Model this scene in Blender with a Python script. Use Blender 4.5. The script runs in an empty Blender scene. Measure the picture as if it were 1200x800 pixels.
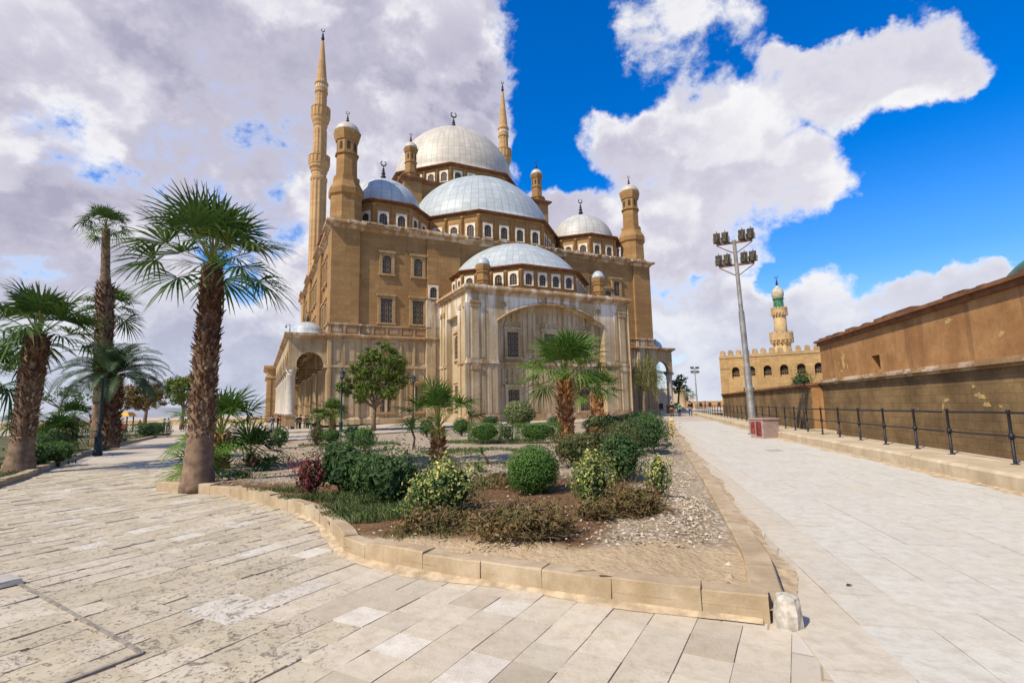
import bpy, bmesh, math, random
import numpy as np
from mathutils import Vector, Matrix
R = math.radians
S = bpy.context.scene
COL = S.collection
PI = math.pi

# ------------------------------------------------------------------ mesh builder
class MB:
    """collects faces; build() links them as ONE mesh object"""
    def __init__(s): s.v = []; s.f = []; s.m = []; s.sm = []
    def add(s, vs, fs, m=0, smooth=False):
        o = len(s.v); s.v += [tuple(p) for p in vs]
        for f in fs:
            s.f.append([o + i for i in f]); s.m.append(m); s.sm.append(smooth)
    def box(s, x0, x1, y0, y1, z0, z1, m=0):
        s.add([(x0,y0,z0),(x1,y0,z0),(x1,y1,z0),(x0,y1,z0),(x0,y0,z1),(x1,y0,z1),(x1,y1,z1),(x0,y1,z1)],
              [(0,3,2,1),(4,5,6,7),(0,1,5,4),(1,2,6,5),(2,3,7,6),(3,0,4,7)], m)
    def obox(s, c, ax, ay, az, m=0):
        c = Vector(c); ax = Vector(ax); ay = Vector(ay); az = Vector(az); vs = []
        for k in (-1, 1):
            for (i, j) in ((-1,-1),(1,-1),(1,1),(-1,1)): vs.append(c + ax*i + ay*j + az*k)
        s.add(vs, [(0,3,2,1),(4,5,6,7),(0,1,5,4),(1,2,6,5),(2,3,7,6),(3,0,4,7)], m)
    def prism(s, poly, z0, z1, m=0):
        n = len(poly)
        s.add([(x,y,z0) for x,y in poly] + [(x,y,z1) for x,y in poly],
              [tuple(range(n))[::-1], tuple(range(n, 2*n))] + [(i,(i+1)%n,n+(i+1)%n,n+i) for i in range(n)], m)
    def lathe(s, prof, n=16, c=(0,0,0), rot=0, m=0, smooth=True, cap=True, sq=1.0):
        """prof = [(r, z)]"""
        vs = []; fs = []
        for r, z in prof:
            for k in range(n):
                a = rot + 2*PI*k/n
                vs.append((c[0]+r*math.cos(a), c[1]+r*math.sin(a)*sq, c[2]+z))
        L = len(prof)
        for i in range(L-1):
            for k in range(n):
                k2 = (k+1) % n
                fs.append((i*n+k, i*n+k2, (i+1)*n+k2, (i+1)*n+k))
        s.add(vs, fs, m, smooth)
        if cap:
            o = len(s.v) - len(vs)
            s.f.append([o+k for k in range(n)][::-1]); s.m.append(m); s.sm.append(False)
            s.f.append([o+(L-1)*n+k for k in range(n)]); s.m.append(m); s.sm.append(False)
    def tube(s, pts, rad, n=8, m=0, smooth=True):
        pts = [Vector(p) for p in pts]; L = len(pts)
        if not hasattr(rad, '__len__'): rad = [rad]*L
        vs = []
        ref = None
        for i in range(L):
            d = (pts[min(i+1,L-1)] - pts[max(i-1,0)]).normalized()
            if ref is None:
                ref = Vector((1,0,0)) if abs(d.x) < .9 else Vector((0,1,0))
            u = (ref - d*ref.dot(d)).normalized(); w = d.cross(u); ref = u
            for k in range(n):
                a = 2*PI*k/n; vs.append(pts[i] + (u*math.cos(a) + w*math.sin(a))*rad[i])
        fs = [(i*n+k, i*n+(k+1)%n, (i+1)*n+(k+1)%n, (i+1)*n+k) for i in range(L-1) for k in range(n)]
        fs.append(tuple(range(n))[::-1]); fs.append(tuple((L-1)*n+k for k in range(n)))
        s.add(vs, fs, m, smooth)
    def sweep(s, poly, prof, m=0, ms=None, top=False):
        """closed polygon (counter-clockwise) x profile [(outward offset, z)]"""
        n = len(poly); rings = []
        nor = []
        for i in range(n):
            a = Vector(poly[i]); b = Vector(poly[(i+1)%n]); d = (b-a).normalized(); nor.append(Vector((d.y,-d.x)))
        for o, z in prof:
            ring = []
            for i in range(n):
                n1, n2 = nor[i-1], nor[i]
                k = n1 + n2; k = k / max(.25, (1 + n1.dot(n2)))
                p = Vector(poly[i]) + k*o
                ring.append((p.x, p.y, z))
            rings.append(ring)
        vs = [p for r in rings for p in r]
        o0 = len(s.v); s.v += vs
        for i in range(len(prof)-1):
            for k in range(n):
                s.f.append([o0+i*n+k, o0+i*n+(k+1)%n, o0+(i+1)*n+(k+1)%n, o0+(i+1)*n+k])
                s.m.append(ms[i] if ms else m); s.sm.append(False)
        if top:
            s.f.append([o0+(len(prof)-1)*n+k for k in range(n)]); s.m.append(m); s.sm.append(False)
    def mesh(s, name, mats):
        me = bpy.data.meshes.new(name)
        me.from_pydata([tuple(p) for p in s.v], [], s.f)
        for mt in (mats if isinstance(mats, (list, tuple)) else [mats]): me.materials.append(mt)
        me.polygons.foreach_set('material_index', s.m)
        me.polygons.foreach_set('use_smooth', s.sm)
        me.update()
        return me
    def build(s, name, mats, parent=None, loc=None, rot=None):
        return link(name, s.mesh(name, mats), parent, loc, rot)

def link(name, me, parent=None, loc=None, rot=None):
    o = bpy.data.objects.new(name, me); COL.objects.link(o)
    if parent is not None: o.parent = parent
    if loc is not None: o.location = loc
    if rot is not None: o.rotation_euler = (0,0,rot)
    return o

def tag(o, label=None, cat=None, group=None, kind=None):
    if label: o['label'] = label
    if cat: o['category'] = cat
    if group: o['group'] = group
    if kind: o['kind'] = kind
    return o

def thing(name, label, cat, loc=(0,0,0), rz=0, group=None):
    o = bpy.data.objects.new(name, None); COL.objects.link(o)
    o.location = loc; o.rotation_euler = (0,0,rz); o.empty_display_size = .3
    return tag(o, label, cat, group)

def copy_tree(o, parent=None):
    c = o.copy(); COL.objects.link(c)
    if parent is not None: c.parent = parent
    for ch in list(o.children): copy_tree(ch, c)
    return c

def setting(o): o['kind'] = 'structure'; return o

def np_mesh(name, V, F, mats, rnd=None, midx=None, smooth=False, facecol=None):
    """V (n,3) array, F (m,k) array of equal-size faces; rnd = per-face float attribute"""
    me = bpy.data.meshes.new(name)
    V = np.asarray(V, np.float32); F = np.asarray(F, np.int32)
    k = F.shape[1]
    me.vertices.add(len(V)); me.vertices.foreach_set('co', V.ravel())
    me.loops.add(F.size); me.loops.foreach_set('vertex_index', F.ravel())
    me.polygons.add(len(F)); me.polygons.foreach_set('loop_start', np.arange(0, F.size, k, dtype=np.int32))
    for mt in (mats if isinstance(mats, (list, tuple)) else [mats]): me.materials.append(mt)
    if midx is not None: me.polygons.foreach_set('material_index', np.asarray(midx, np.int32))
    me.polygons.foreach_set('use_smooth', np.full(len(F), bool(smooth)))
    me.update(calc_edges=True)
    if rnd is not None:
        a = me.attributes.new('rnd', 'FLOAT', 'FACE'); a.data.foreach_set('value', np.asarray(rnd, np.float32))
    if facecol is not None:
        a = me.attributes.new('tint', 'FLOAT_COLOR', 'FACE')
        c = np.ones((len(F),4), np.float32); c[:,:3] = facecol
        a.data.foreach_set('color', c.ravel())
    return me

# ------------------------------------------------------------------ materials
class NT:
    def __init__(s, name, rough=.85, spec=.25):
        s.mat = bpy.data.materials.new(name); s.mat.use_nodes = True
        s.t = s.mat.node_tree; s.n = s.t.nodes; s.b = s.n['Principled BSDF']
        s.b.inputs['Roughness'].default_value = rough
        s.b.inputs['Specular IOR Level'].default_value = spec
        s._tc = None
    def new(s, typ, **kw):
        n = s.n.new(typ)
        for k, v in kw.items():
            if k.startswith('_'): setattr(n, k[1:], v)
            else: s.put(n.inputs[k.replace('__',' ')], v)
        return n
    def put(s, inp, v):
        if isinstance(v, bpy.types.NodeSocket): s.t.links.new(v, inp)
        else:
            if isinstance(v, (tuple, list)) and len(v) == 3 and inp.type == 'RGBA': v = (*v, 1)
            inp.default_value = v
    def coord(s, kind='Object'):
        if s._tc is None: s._tc = s.n.new('ShaderNodeTexCoord')
        return s._tc.outputs[kind]
    def mapped(s, scale=(1,1,1), rot=(0,0,0), loc=(0,0,0), src=None):
        m = s.n.new('ShaderNodeMapping')
        m.inputs['Scale'].default_value = scale; m.inputs['Rotation'].default_value = rot; m.inputs['Location'].default_value = loc
        s.put(m.inputs['Vector'], src or s.coord()); return m.outputs[0]
    def noise(s, scale, vec=None, detail=5, rough=.6, dist=0):
        n = s.n.new('ShaderNodeTexNoise'); n.inputs['Scale'].default_value = scale
        n.inputs['Detail'].default_value = detail; n.inputs['Roughness'].default_value = rough; n.inputs['Distortion'].default_value = dist
        s.put(n.inputs['Vector'], vec or s.coord()); return n.outputs['Fac']
    def ramp(s, fac, a, b, ca=0., cb=1.):
        n = s.n.new('ShaderNodeMapRange'); n.interpolation_type = 'SMOOTHSTEP'
        s.put(n.inputs['Value'], fac)
        for i, v in zip((1,2,3,4), (a, b, ca, cb)): n.inputs[i].default_value = v
        return n.outputs[0]
    def cramp(s, fac, stops):
        n = s.n.new('ShaderNodeValToRGB'); e = n.color_ramp.elements
        while len(e) < len(stops): e.new(.5)
        for el, (p, c) in zip(e, stops): el.position = p; el.color = (*c, 1)
        s.put(n.inputs[0], fac); return n.outputs[0]
    def mix(s, fac, a, b, mode='MIX'):
        n = s.n.new('ShaderNodeMix'); n.data_type = 'RGBA'; n.blend_type = mode
        s.put(n.inputs[0], fac); s.put(n.inputs[6], a); s.put(n.inputs[7], b); return n.outputs[2]
    def math(s, op, a, b=0., c=None):
        n = s.n.new('ShaderNodeMath'); n.operation = op; s.put(n.inputs[0], a); s.put(n.inputs[1], b)
        if c is not None: s.put(n.inputs[2], c)
        return n.outputs[0]
    def attr(s, name, out='Fac'):
        n = s.n.new('ShaderNodeAttribute'); n.attribute_name = name; return n.outputs[out]
    def xyz(s, vec=None):
        n = s.n.new('ShaderNodeSeparateXYZ'); s.put(n.inputs[0], vec or s.coord()); return n.outputs
    def color(s, c): s.put(s.b.inputs['Base Color'], c)
    def bump(s, h, strength=.4, dist=.02):
        n = s.n.new('ShaderNodeBump'); n.inputs['Strength'].default_value = strength; n.inputs['Distance'].default_value = dist
        s.put(n.inputs['Height'], h)
        s.put(s.b.inputs['Normal'], n.outputs[0])

def plain(name, c, rough=.7, var=.25, scale=6, metal=0., spec=.3, bump=0.):
    N = NT(name, rough, spec); N.b.inputs['Metallic'].default_value = metal
    n = N.noise(scale, detail=6)
    N.color(N.mix(N.ramp(n, .3, .7), tuple(x*(1-var) for x in c), tuple(min(1, x*(1+var)) for x in c)))
    if bump: N.bump(n, bump, .02)
    return N.mat

def masonry(name, c1, c2, streak=None, white=None, joint_h=0., block=None, blotch=.35, bump=.35, seams=0.):
    """weathered stone: blotches, vertical run-off streaks, pale patches, coursing"""
    N = NT(name, .9, .2)
    x, y, z = N.xyz()
    hor = N.math('ADD', N.math('MULTIPLY', x, 1.0), N.math('MULTIPLY', y, 1.0))
    n1 = N.noise(blotch, detail=8, rough=.65)
    c = N.mix(N.ramp(n1, .32, .68), c1, c2)
    n2 = N.noise(3.0, detail=8, rough=.7)
    c = N.mix(N.ramp(n2, .35, .75, 0, .35), c, tuple(v*.55 for v in c1))
    hgt = n2
    if streak:
        sv = N.mapped((1.3, 1.3, .05))
        sn = N.noise(1.6, sv, detail=6, rough=.7)
        c = N.mix(N.ramp(sn, .5, .72, 0, streak[1]), c, streak[0])
    if white:
        wv = N.mapped((.9, .9, .10), loc=(3.1, 7.7, 1.3))
        wn = N.noise(1.1, wv, detail=7, rough=.62)
        big = N.noise(.16, detail=3)
        w = N.math('MULTIPLY', N.ramp(wn, .47, .57), N.ramp(big, .36, .52))
        w = N.math('MULTIPLY', w, N.ramp(z, white[2], white[3], white[4], 1.))
        c = N.mix(N.math('MULTIPLY', w, white[1]), c, white[0])
    if block:
        bw, bh = block
        cb = N.n.new('ShaderNodeCombineXYZ'); N.put(cb.inputs[0], hor); N.put(cb.inputs[1], z)
        br = N.new('ShaderNodeTexBrick'); N.put(br.inputs['Vector'], cb.outputs[0])
        br.inputs['Scale'].default_value = 1.; br.inputs['Brick Width'].default_value = bw; br.inputs['Row Height'].default_value = bh
        br.inputs['Mortar Size'].default_value = .012; br.inputs['Mortar Smooth'].default_value = .3; br.inputs['Bias'].default_value = 0
        br.inputs['Color1'].default_value = (.82,.82,.82,1); br.inputs['Color2'].default_value = (1.1,1.1,1.1,1); br.inputs['Mortar'].default_value = (.62,.6,.58,1)
        c = N.mix(.75, c, br.outputs['Color'], 'MULTIPLY')
        hgt = N.math('SUBTRACT', n2, N.math('MULTIPLY', br.outputs['Fac'], .8))
    if seams:
        fr = N.math('FRACT', N.math('DIVIDE', hor, seams))
        ln = N.ramp(fr, .07, .0)
        c = N.mix(N.math('MULTIPLY', ln, .9), c, tuple(v*.35 for v in c1))
    N.color(c); N.bump(hgt, bump, .03)
    return N.mat

M = {}
M['plaster'] = masonry('brown plaster', (.295,.165,.062), (.39,.23,.092), streak=((.20,.11,.048), .5), blotch=.22, block=(1.5,.55), bump=.25)
M['clad'] = masonry('alabaster cladding', (.36,.25,.125), (.48,.355,.20), streak=((.17,.10,.045), .85), white=((.62,.52,.38), .45, 0, 4, .5), seams=.62, blotch=.3)
M['cladwhite'] = masonry('washed alabaster', (.36,.255,.135), (.49,.375,.225), streak=((.17,.105,.05), .68), white=((.74,.68,.57), .9, 9.0, 13.0, .12), seams=.62, blotch=.3)
M['trim'] = masonry('weathered cornice', (.30,.18,.085), (.44,.29,.15), streak=((.15,.085,.04), .7), white=((.68,.58,.46), .6, 0, 4, 1), blotch=.9)
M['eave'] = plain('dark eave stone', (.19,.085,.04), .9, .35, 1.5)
M['minaretstone'] = masonry('minaret stone', (.44,.26,.11), (.56,.36,.175), streak=((.30,.17,.075), .5), blotch=.2, block=(1.1,.45), bump=.3)
M['darkmetal'] = plain('dark bronze', (.035,.028,.028), .45, .3, 5, .6)
M['pane'] = plain('dark window', (.022,.018,.014), .35, .4, 2, spec=.5)
M['grille'] = plain('bronze lattice', (.19,.135,.08), .6, .3, 4, .2)
M['winframe'] = plain('pale window surround', (.62,.53,.40), .85, .25, 1.5)
M['sandframe'] = masonry('sandstone surround', (.33,.21,.095), (.43,.295,.15), streak=((.22,.13,.06), .5), blotch=.8)
M['whitecol'] = masonry('white marble column', (.44,.39,.31), (.53,.48,.40), streak=((.31,.21,.11), .75), blotch=.6)
M['void'] = plain('opening shade and tie dark', (.06,.04,.022), .95, .3, 1)  # near black paints the shade inside openings; also colours the iron ties

def dome_mat(name, c1, c2, nm, hz):
    N = NT(name, .48, .4)
    x, y, z = N.xyz()
    a = N.math('ARCTAN2', y, x)
    fa = N.math('FRACT', N.math('MULTIPLY', a, nm/(2*PI)))
    fz = N.math('FRACT', N.math('DIVIDE', z, hz))
    def edge(f, w): return N.math('MAXIMUM', N.math('LESS_THAN', f, w), N.math('GREATER_THAN', f, 1-w))
    ln = N.math('MAXIMUM', edge(fa, .045), edge(fz, .03))
    n = N.noise(.7, detail=6, rough=.65)
    sv = N.mapped((2.2,2.2,.25))
    st = N.noise(1.5, sv, detail=5)
    # each lead sheet its own tone
    ca = N.math('FLOOR', N.math('MULTIPLY', a, nm/(2*PI))); cz = N.math('FLOOR', N.math('DIVIDE', z, hz))
    cb = N.n.new('ShaderNodeCombineXYZ'); N.put(cb.inputs[0], ca); N.put(cb.inputs[1], cz)
    wn = N.n.new('ShaderNodeTexWhiteNoise'); N.put(wn.inputs['Vector'], cb.outputs[0])
    c = N.mix(N.ramp(n, .35, .65), c1, c2)
    c = N.mix(N.ramp(wn.outputs['Value'], 0, 1, 0, .22), c, tuple(v*.6 for v in c1))
    c = N.mix(N.ramp(st, .55, .75, 0, .3), c, (.30,.24,.17))
    c = N.mix(N.math('MULTIPLY', ln, .55), c, tuple(v*.45 for v in c1))
    N.color(c); N.b.inputs['Metallic'].default_value = .0
    N.bump(N.math('SUBTRACT', n, N.math('MULTIPLY', ln, .7)), .3, .04)
    return N.mat
M['lead'] = dome_mat('lead dome sheet', (.37,.405,.40), (.46,.49,.475), 64, .8)
M['leadsmall'] = dome_mat('lead small dome', (.40,.43,.43), (.49,.51,.50), 24, .6)
M['leadsunlit'] = dome_mat('sun-warmed dome grey', (.43,.42,.37), (.51,.495,.44), 28, .6)  # warmer copy of the lead, paints sunlight on the right corner domes
M['leadsunwarm'] = dome_mat('sun-warmed dome cream', (.48,.43,.34), (.57,.515,.415), 72, .75)  # cream of sunlight put into the lead of central dome and turrets
# ------------------------------------------------------------------ the great mosque
def arch_pts(a0, a1, zs, za, n=18):
    h = (a1-a0)/2; r = za-zs
    Rr = (h*h + r*r)/(2*r); c = ((a0+a1)/2, za-Rr)
    t = math.atan2(zs-c[1], h)
    return [(c[0]-Rr*math.cos(t+(PI-2*t)*i/n), c[1]+Rr*math.sin(t+(PI-2*t)*i/n)) for i in range(n+1)]

def arch_wall(mb, tf, u0, u1, z0, z1, a0, a1, zs, za, depth, m=0, ms=None, back=False, n=18, sill=None):
    ms = m if ms is None else ms
    P = arch_pts(a0, a1, zs, za, n); zb = z0 if sill is None else sill
    def q(a, mm): mb.add([tf(*p) for p in a], [(0,1,2,3)], mm)
    for d in ((0, depth) if back else (0,)):
        f = (lambda a: a) if d == 0 else (lambda a: a[::-1])
        q(f([(u0,d,z0),(a0,d,z0),(a0,d,z1),(u0,d,z1)]), m)
        q(f([(a1,d,z0),(u1,d,z0),(u1,d,z1),(a1,d,z1)]), m)
        if sill is not None: q(f([(a0,d,z0),(a1,d,z0),(a1,d,sill),(a0,d,sill)]), m)
        q(f([(a0,d,zs),(a0,d,zs),(a0,d,z1),(a0,d,z1)]), m) if False else None
        for i in range(n):
            (ua, za_), (ub, zb_) = P[i], P[i+1]
            q(f([(ua,d,za_),(ub,d,zb_),(ub,d,z1),(ua,d,z1)]), m)
    q([(a0,0,zb),(a0,depth,zb),(a0,depth,zs),(a0,0,zs)], ms)
    q([(a1,depth,zb),(a1,0,zb),(a1,0,zs),(a1,depth,zs)], ms)
    if sill is not None: q([(a0,0,sill),(a1,0,sill),(a1,depth,sill),(a0,depth,sill)], ms)
    for i in range(n):
        (ua, za_), (ub, zb_) = P[i], P[i+1]
        q([(ub,0,zb_),(ua,0,za_),(ua,depth,za_),(ub,depth,zb_)], ms)
    if back:
        q([(u0,0,z0),(u0,0,z1),(u0,depth,z1),(u0,depth,z0)], m); q([(u1,0,z0),(u1,depth,z0),(u1,depth,z1),(u1,0,z1)], m)
        q([(u0,0,z1),(u1,0,z1),(u1,depth,z1),(u0,depth,z1)], m)

mosque = thing('mosque', 'huge domed stone mosque with two pencil minarets behind the garden', 'mosque', (-19.96, 54.95, 0), R(26.575))
W = 46.0; D = 42.0
def part(mb, name, mats, parent=mosque, loc=None, rot=None): return mb.build(name, mats, parent, loc, rot)

def outline(p, a, b, rec, w=W, d=D):
    """footprint with corner piers and buttresses standing proud of the walls by rec, ccw"""
    pts = []
    def side(o, t, n, L):
        ks = [(0,0),(p,0),(p,rec),(a,rec),(a,0),(b,0),(b,rec),(L-b,rec),(L-b,0),(L-a,0),(L-a,rec),(L-p,rec),(L-p,0)]
        for s_, r_ in ks: pts.append((o[0]+t[0]*s_+n[0]*r_, o[1]+t[1]*s_+n[1]*r_))
    side((0,0),(1,0),(0,1),w); side((w,0),(0,1),(-1,0),d); side((w,d),(-1,0),(0,-1),w); side((0,d),(0,-1),(1,0),d)
    return pts
FP = outline(3.1, 11.1, 15.3, .32)

lowerw = MB(); lowerw.sweep(FP, [(.30,0),(.30,.55),(.12,.75),(.12,9.45)])
mb = MB(); mb.sweep(FP, [(.12,9.45),(.30,9.5),(.42,9.62),(.55,9.68),(.55,9.86),(.16,9.96)], 0)
mb.sweep(FP, [(.14,9.96),(.14,10.88),(.30,10.94),(.30,11.1),(.0,11.16)], 0)
coursem = mb
mb = MB(); mb.sweep(FP, [(0,11.1),(0,22.1)]); part(mb, 'upper_wall', [M['plaster']])
mb = MB(); mb.sweep(FP, [(0,22.1),(.12,22.2),(.18,22.4),(.45,22.52),(.62,22.6),(.62,22.82),(.5,22.9),(-.6,22.98)], 0, top=True)
for k in range(150):                                                  # ragged top of the eave
    rs = random.Random(k); u = rs.uniform(.2, W-.4); l = rs.uniform(.25,.6)
    mb.box(u, u+l, -.5+rs.uniform(0,.08), -.1, 22.82, 22.97+rs.uniform(.02,.12), 0)
part(mb, 'cornice', [M['trim']])

# raised panels of the frieze and pilaster strips of the lower storey (front and both flanks)
def on_side(k):
    if k == 0: return lambda s, o: (s, -o)
    if k == 1: return lambda s, o: (W+o, s)
    return lambda s, o: (-o, D-s)
def strip(mb, k, s0, s1, o0, o1, z0, z1, m=0):
    f = on_side(k); a = f(s0, o0); b = f(s1, o1)
    mb.box(min(a[0],b[0]), max(a[0],b[0]), min(a[1],b[1]), max(a[1],b[1]), z0, z1, m)
fr = coursem; pl = lowerw
for k in (0, 1, 2):
    L = W if k == 0 else D
    bays = [(0,3.1,0),(3.1,11.1,.32),(L-11.1,L-3.1,.32),(L-3.1,L,0)] + ([] if k == 0 else [(11.1,15.3,0),(15.3,L-15.3,.32),(L-15.3,L-11.1,0)])
    for a, b, r in bays:
        n = max(2, round((b-a)/1.55)); st = (b-a)/n
        for i in range(n):
            x = a + st*i
            strip(fr, k, x+.28, x+st-.28, -r+.10, -r+.20, 10.12, 10.72)
            strip(fr, k, x-.12 if i else x+.02, x+.14, -r+.10, -r+.24, 9.98, 10.94)
            for w_, o_ in ((.30, .24), (.2, .31)):
                c = x + st/2
                strip(pl, k, max(a+.02, x-w_/2) if i else a+.03, x+w_/2 if i else a+.03+w_, -r+.09, -r+o_, .78, 9.42 if w_ == .3 else 9.3)
            strip(pl, k, x+.40, x+st-.40, -r+.10, -r+.165, 1.0, 5.7); strip(pl, k, x+.40, x+st-.40, -r+.10, -r+.165, 6.9, 9.1)
    for a, b, r in bays: strip(pl, k, a+.01, b-.01, -r+.08, -r+.36, 6.2, 6.48)
part(fr, 'string_course', [M['trim']]); part(pl, 'lower_wall', [M['clad']])

# windows of the front: frame with sill and head, lattice inside
def square_window(u0, u1, z0, z1, v, arched=False, parent=mosque, fm='sandframe', side=None):
    tf = (lambda u, d, z: (u, v+d, z)) if side is None else side
    f = MB(); w = .34
    def bx(a, b, c, d, o0, o1, m=0, mb=None):
        mb = mb or f
        p = [tf(a,o0,c), tf(b,o0,c), tf(b,o1,c), tf(a,o1,c), tf(a,o0,d), tf(b,o0,d), tf(b,o1,d), tf(a,o1,d)]
        mb.add(p, [(0,3,2,1),(4,5,6,7),(0,1,5,4),(1,2,6,5),(2,3,7,6),(3,0,4,7)], m)
    bx(u0-w, u0, z0-.02, z1+.3, -.17, .012); bx(u1, u1+w, z0-.02, z1+.3, -.17, .012)
    bx(u0-w-.12, u1+w+.12, z1+.30, z1+.55, -.30, .012); bx(u0-w-.08, u1+w+.08, z0-.26, z0-.02, -.26, .012)
    if arched: arch_wall(f, lambda u, d, z: tf(u, d-.14, z), u0, u1, z1-(u1-u0)*.62, z1+.30, u0+.04, u1-.04, z1-(u1-u0)*.55, z1+.02, .15)
    else: bx(u0, u1, z1, z1+.30, -.17, .012)
    o = f.build('window', [M[fm]], parent)
    g = MB(); bx(u0, u1, z0-.02, z1+.1, -.022, .008, 0, g)
    nx = max(3, round((u1-u0)/.26)); nz = max(5, round((z1-z0)/.30))
    for i in range(nx+1):
        x = u0+.03 + (u1-u0-.06)*i/nx; bx(x-.03, x+.03, z0, z1, -.085, -.025, 1, g)
    for i in range(nz+1):
        z = z0 + (z1-z0)*i/nz; bx(u0, u1, z-.028, z+.028, -.075, -.027, 1, g)
    for i in range(0, nx, 2):
        for j in range(1, nz, 2):
            x = u0+.03 + (u1-u0-.06)*(i+.5)/nx; z = z0 + (z1-z0)*(j+.5)/nz
            bx(x-.07, x+.07, z-.07, z+.07, -.08, -.03, 1, g)
    g.build('grille', [M['pane'], M['grille']], o)
    return o
for a, b in ((5.45,7.05),(9.2,10.8)):
    for s0, s1 in ((a,b),(W-b,W-a)):
        square_window(s0+.13, s1-.13, 11.5, 14.3, .32); square_window(s0+.26, s1-.26, 17.3, 19.45, .32, True)
for a, b in ((5.6,6.9),(9.4,10.6)):
    for s0, s1 in ((a,b),(W-b,W-a)): square_window(s0, s1, 1.3, 4.2, .2)
for s in (4.6, 7.2, 9.6, 17.5, 20.5, 23.5, 33, 36):                       # flank windows, both flanks
    for sd in (lambda u, d, z: (.32+d, D-u, z), lambda u, d, z: (W-.32-d, u, z)):
        square_window(s-.75, s+.75, 11.6, 14.4, 0, False, side=sd); square_window(s-.65, s+.65, 17.0, 19.7, 0, True, side=sd)

# ------- domes, drums, drum windows
def octagon(Rr, n=8, off=None):
    off = PI/n if off is None else off
    return [(Rr*math.cos(off+2*PI*k/n - PI/2 - 2*PI/n*0), Rr*math.sin(off+2*PI*k/n - PI/2)) for k in range(n)]
def cap_profile(r, h, n=16, lip=.12):
    Rs = (r*r+h*h)/(2*h); t0 = math.asin(min(1, r/Rs)); t0 = t0 if h <= r else PI-t0
    pr = [(r+lip, -.12), (r+lip, .02)]
    return pr + [(max(.01, Rs*math.sin(t0*(1-i/n))), h-Rs+Rs*math.cos(t0*(1-i/n))) for i in range(n+1)]
def dome(name, c, r, h, mat, parent, n=64):
    mb = MB(); mb.lathe(cap_profile(r, h), n, cap=False); return mb.build(name, [mat], parent, c)
def finial(c, h, parent, name='finial'):
    s = h/3.; mb = MB()
    pr = [(.30,0),(.16,.1),(.12,.3)]
    for z, r in ((.62,.36),(1.15,.27),(1.55,.20),(1.85,.14)):
        pr += [(r*.45, z-r*.85),(r*.9, z-r*.4),(r, z),(r*.9, z+r*.4),(r*.45, z+r*.85)]
    pr += [(.05,2.05),(.05,2.3)]
    mb.lathe([(r*s, z*s) for r, z in pr], 12, smooth=True)
    ring = [(.34*math.sin(t)*s, 0, (2.62-.34*math.cos(t))*s) for t in [PI*2*(i/18-.5)*.86 for i in range(19)]]
    mb.tube(ring, [(.045+.045*math.sin(PI*i/18))*s for i in range(19)], 6)
    return mb.build(name, [M['darkmetal']], parent, c)

dwin = {}
def drum_window_mesh(w, h):
    key = (w, h)
    if key in dwin: return dwin[key]
    mb = MB(); f = .20
    arch_wall(mb, lambda u, d, z: (u, d-.16, z), -w/2-f, w/2+f, 0, h+f+.05, -w/2, w/2, h-w*.42, h, .17, 0, back=True, n=10, sill=.12)
    mb.box(-w/2-.02, w/2+.02, -.045, .02, .1, h, 1)
    for x in (-w/6, w/6): mb.box(x-.03, x+.03, -.08, -.047, .1, h, 2)
    for j in (1,2,3): mb.box(-w/2, w/2, -.075, -.05, .12+(h-.2)*j/4-.025, .12+(h-.2)*j/4+.025, 2)
    dwin[key] = mb.mesh('drum_window', [M['winframe'], M['pane'], M['grille']]); return dwin[key]
def drum(name, c, Rr, z0, z1, nwin, ww, wh, wz, faces, parent, eave=.55, mat='plaster'):
    """octagonal drum centred at c (x, y); windows on the listed faces (0 = towards the garden, counter-clockwise)"""
    P = octagon(Rr); mb = MB()
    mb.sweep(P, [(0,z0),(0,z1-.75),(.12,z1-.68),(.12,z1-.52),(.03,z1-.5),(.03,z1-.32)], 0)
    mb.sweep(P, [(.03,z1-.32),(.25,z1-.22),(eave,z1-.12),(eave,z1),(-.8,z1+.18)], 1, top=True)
    ap = Rr*math.cos(PI/8); ln = 2*Rr*math.sin(PI/8)
    for fc in range(8):
        a = fc*PI/4; ca, sa = math.cos(a), math.sin(a)
        for s in [-ln/2+.02] + [(-.5+i/nwin)*ln for i in range(1, nwin)] + [ln/2-.02]:
            for r_ in (.2,):
                x, y = s, -ap
                mb.lathe([(r_,z0),(r_,z1-.8),(r_*1.5,z1-.7),(r_*1.5,z1-.55)], 8, (x*ca-y*sa, x*sa+y*ca, 0), a+PI/8, 0, True)
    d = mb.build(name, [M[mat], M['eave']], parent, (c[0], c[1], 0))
    me = drum_window_mesh(ww, wh)
    for fc in faces:
        a = fc*PI/4; ca, sa = math.cos(a), math.sin(a)
        for i in range(nwin):
            x, y = ((i+.5)/nwin-.5)*ln, -ap
            link('drum_window', me, d, (x*ca-y*sa, x*sa+y*ca, wz), a)
    return d
# corner domes
for (x, y), fcs in (((7.2,7.2),(0,1,2,6,7)),((W-7.2,7.2),(0,1,2,6,7)),((7.2,D-7.2),(6,)),((W-7.2,D-7.2),(2,))):
    d = drum('corner_drum', (x,y), 5.8, 22.9, 26.8, 2, .95, 1.55, 23.6, fcs, mosque)
    o = dome('corner_dome', (x,y,26.95), 5.05, 4.75, M['leadsmall'] if x < 20 else M['leadsunlit'], mosque)
    finial((0,0,4.7), 3.0, o)
# the big half domes on the four sides of the centre
for (x, y), fcs in (((23,12.2),(7,0,1)),((12.6,23),(6,)),((33.4,23),(2,)),((23,33.5),())):
    drum('half_dome_drum', (x,y), 12.4, 22.9, 27.1, 4, 1.0, 1.75, 23.5, fcs, mosque)
    dome('half_dome', (x,y,27.25), 11.3, 9.3, M['lead'], mosque)
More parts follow.
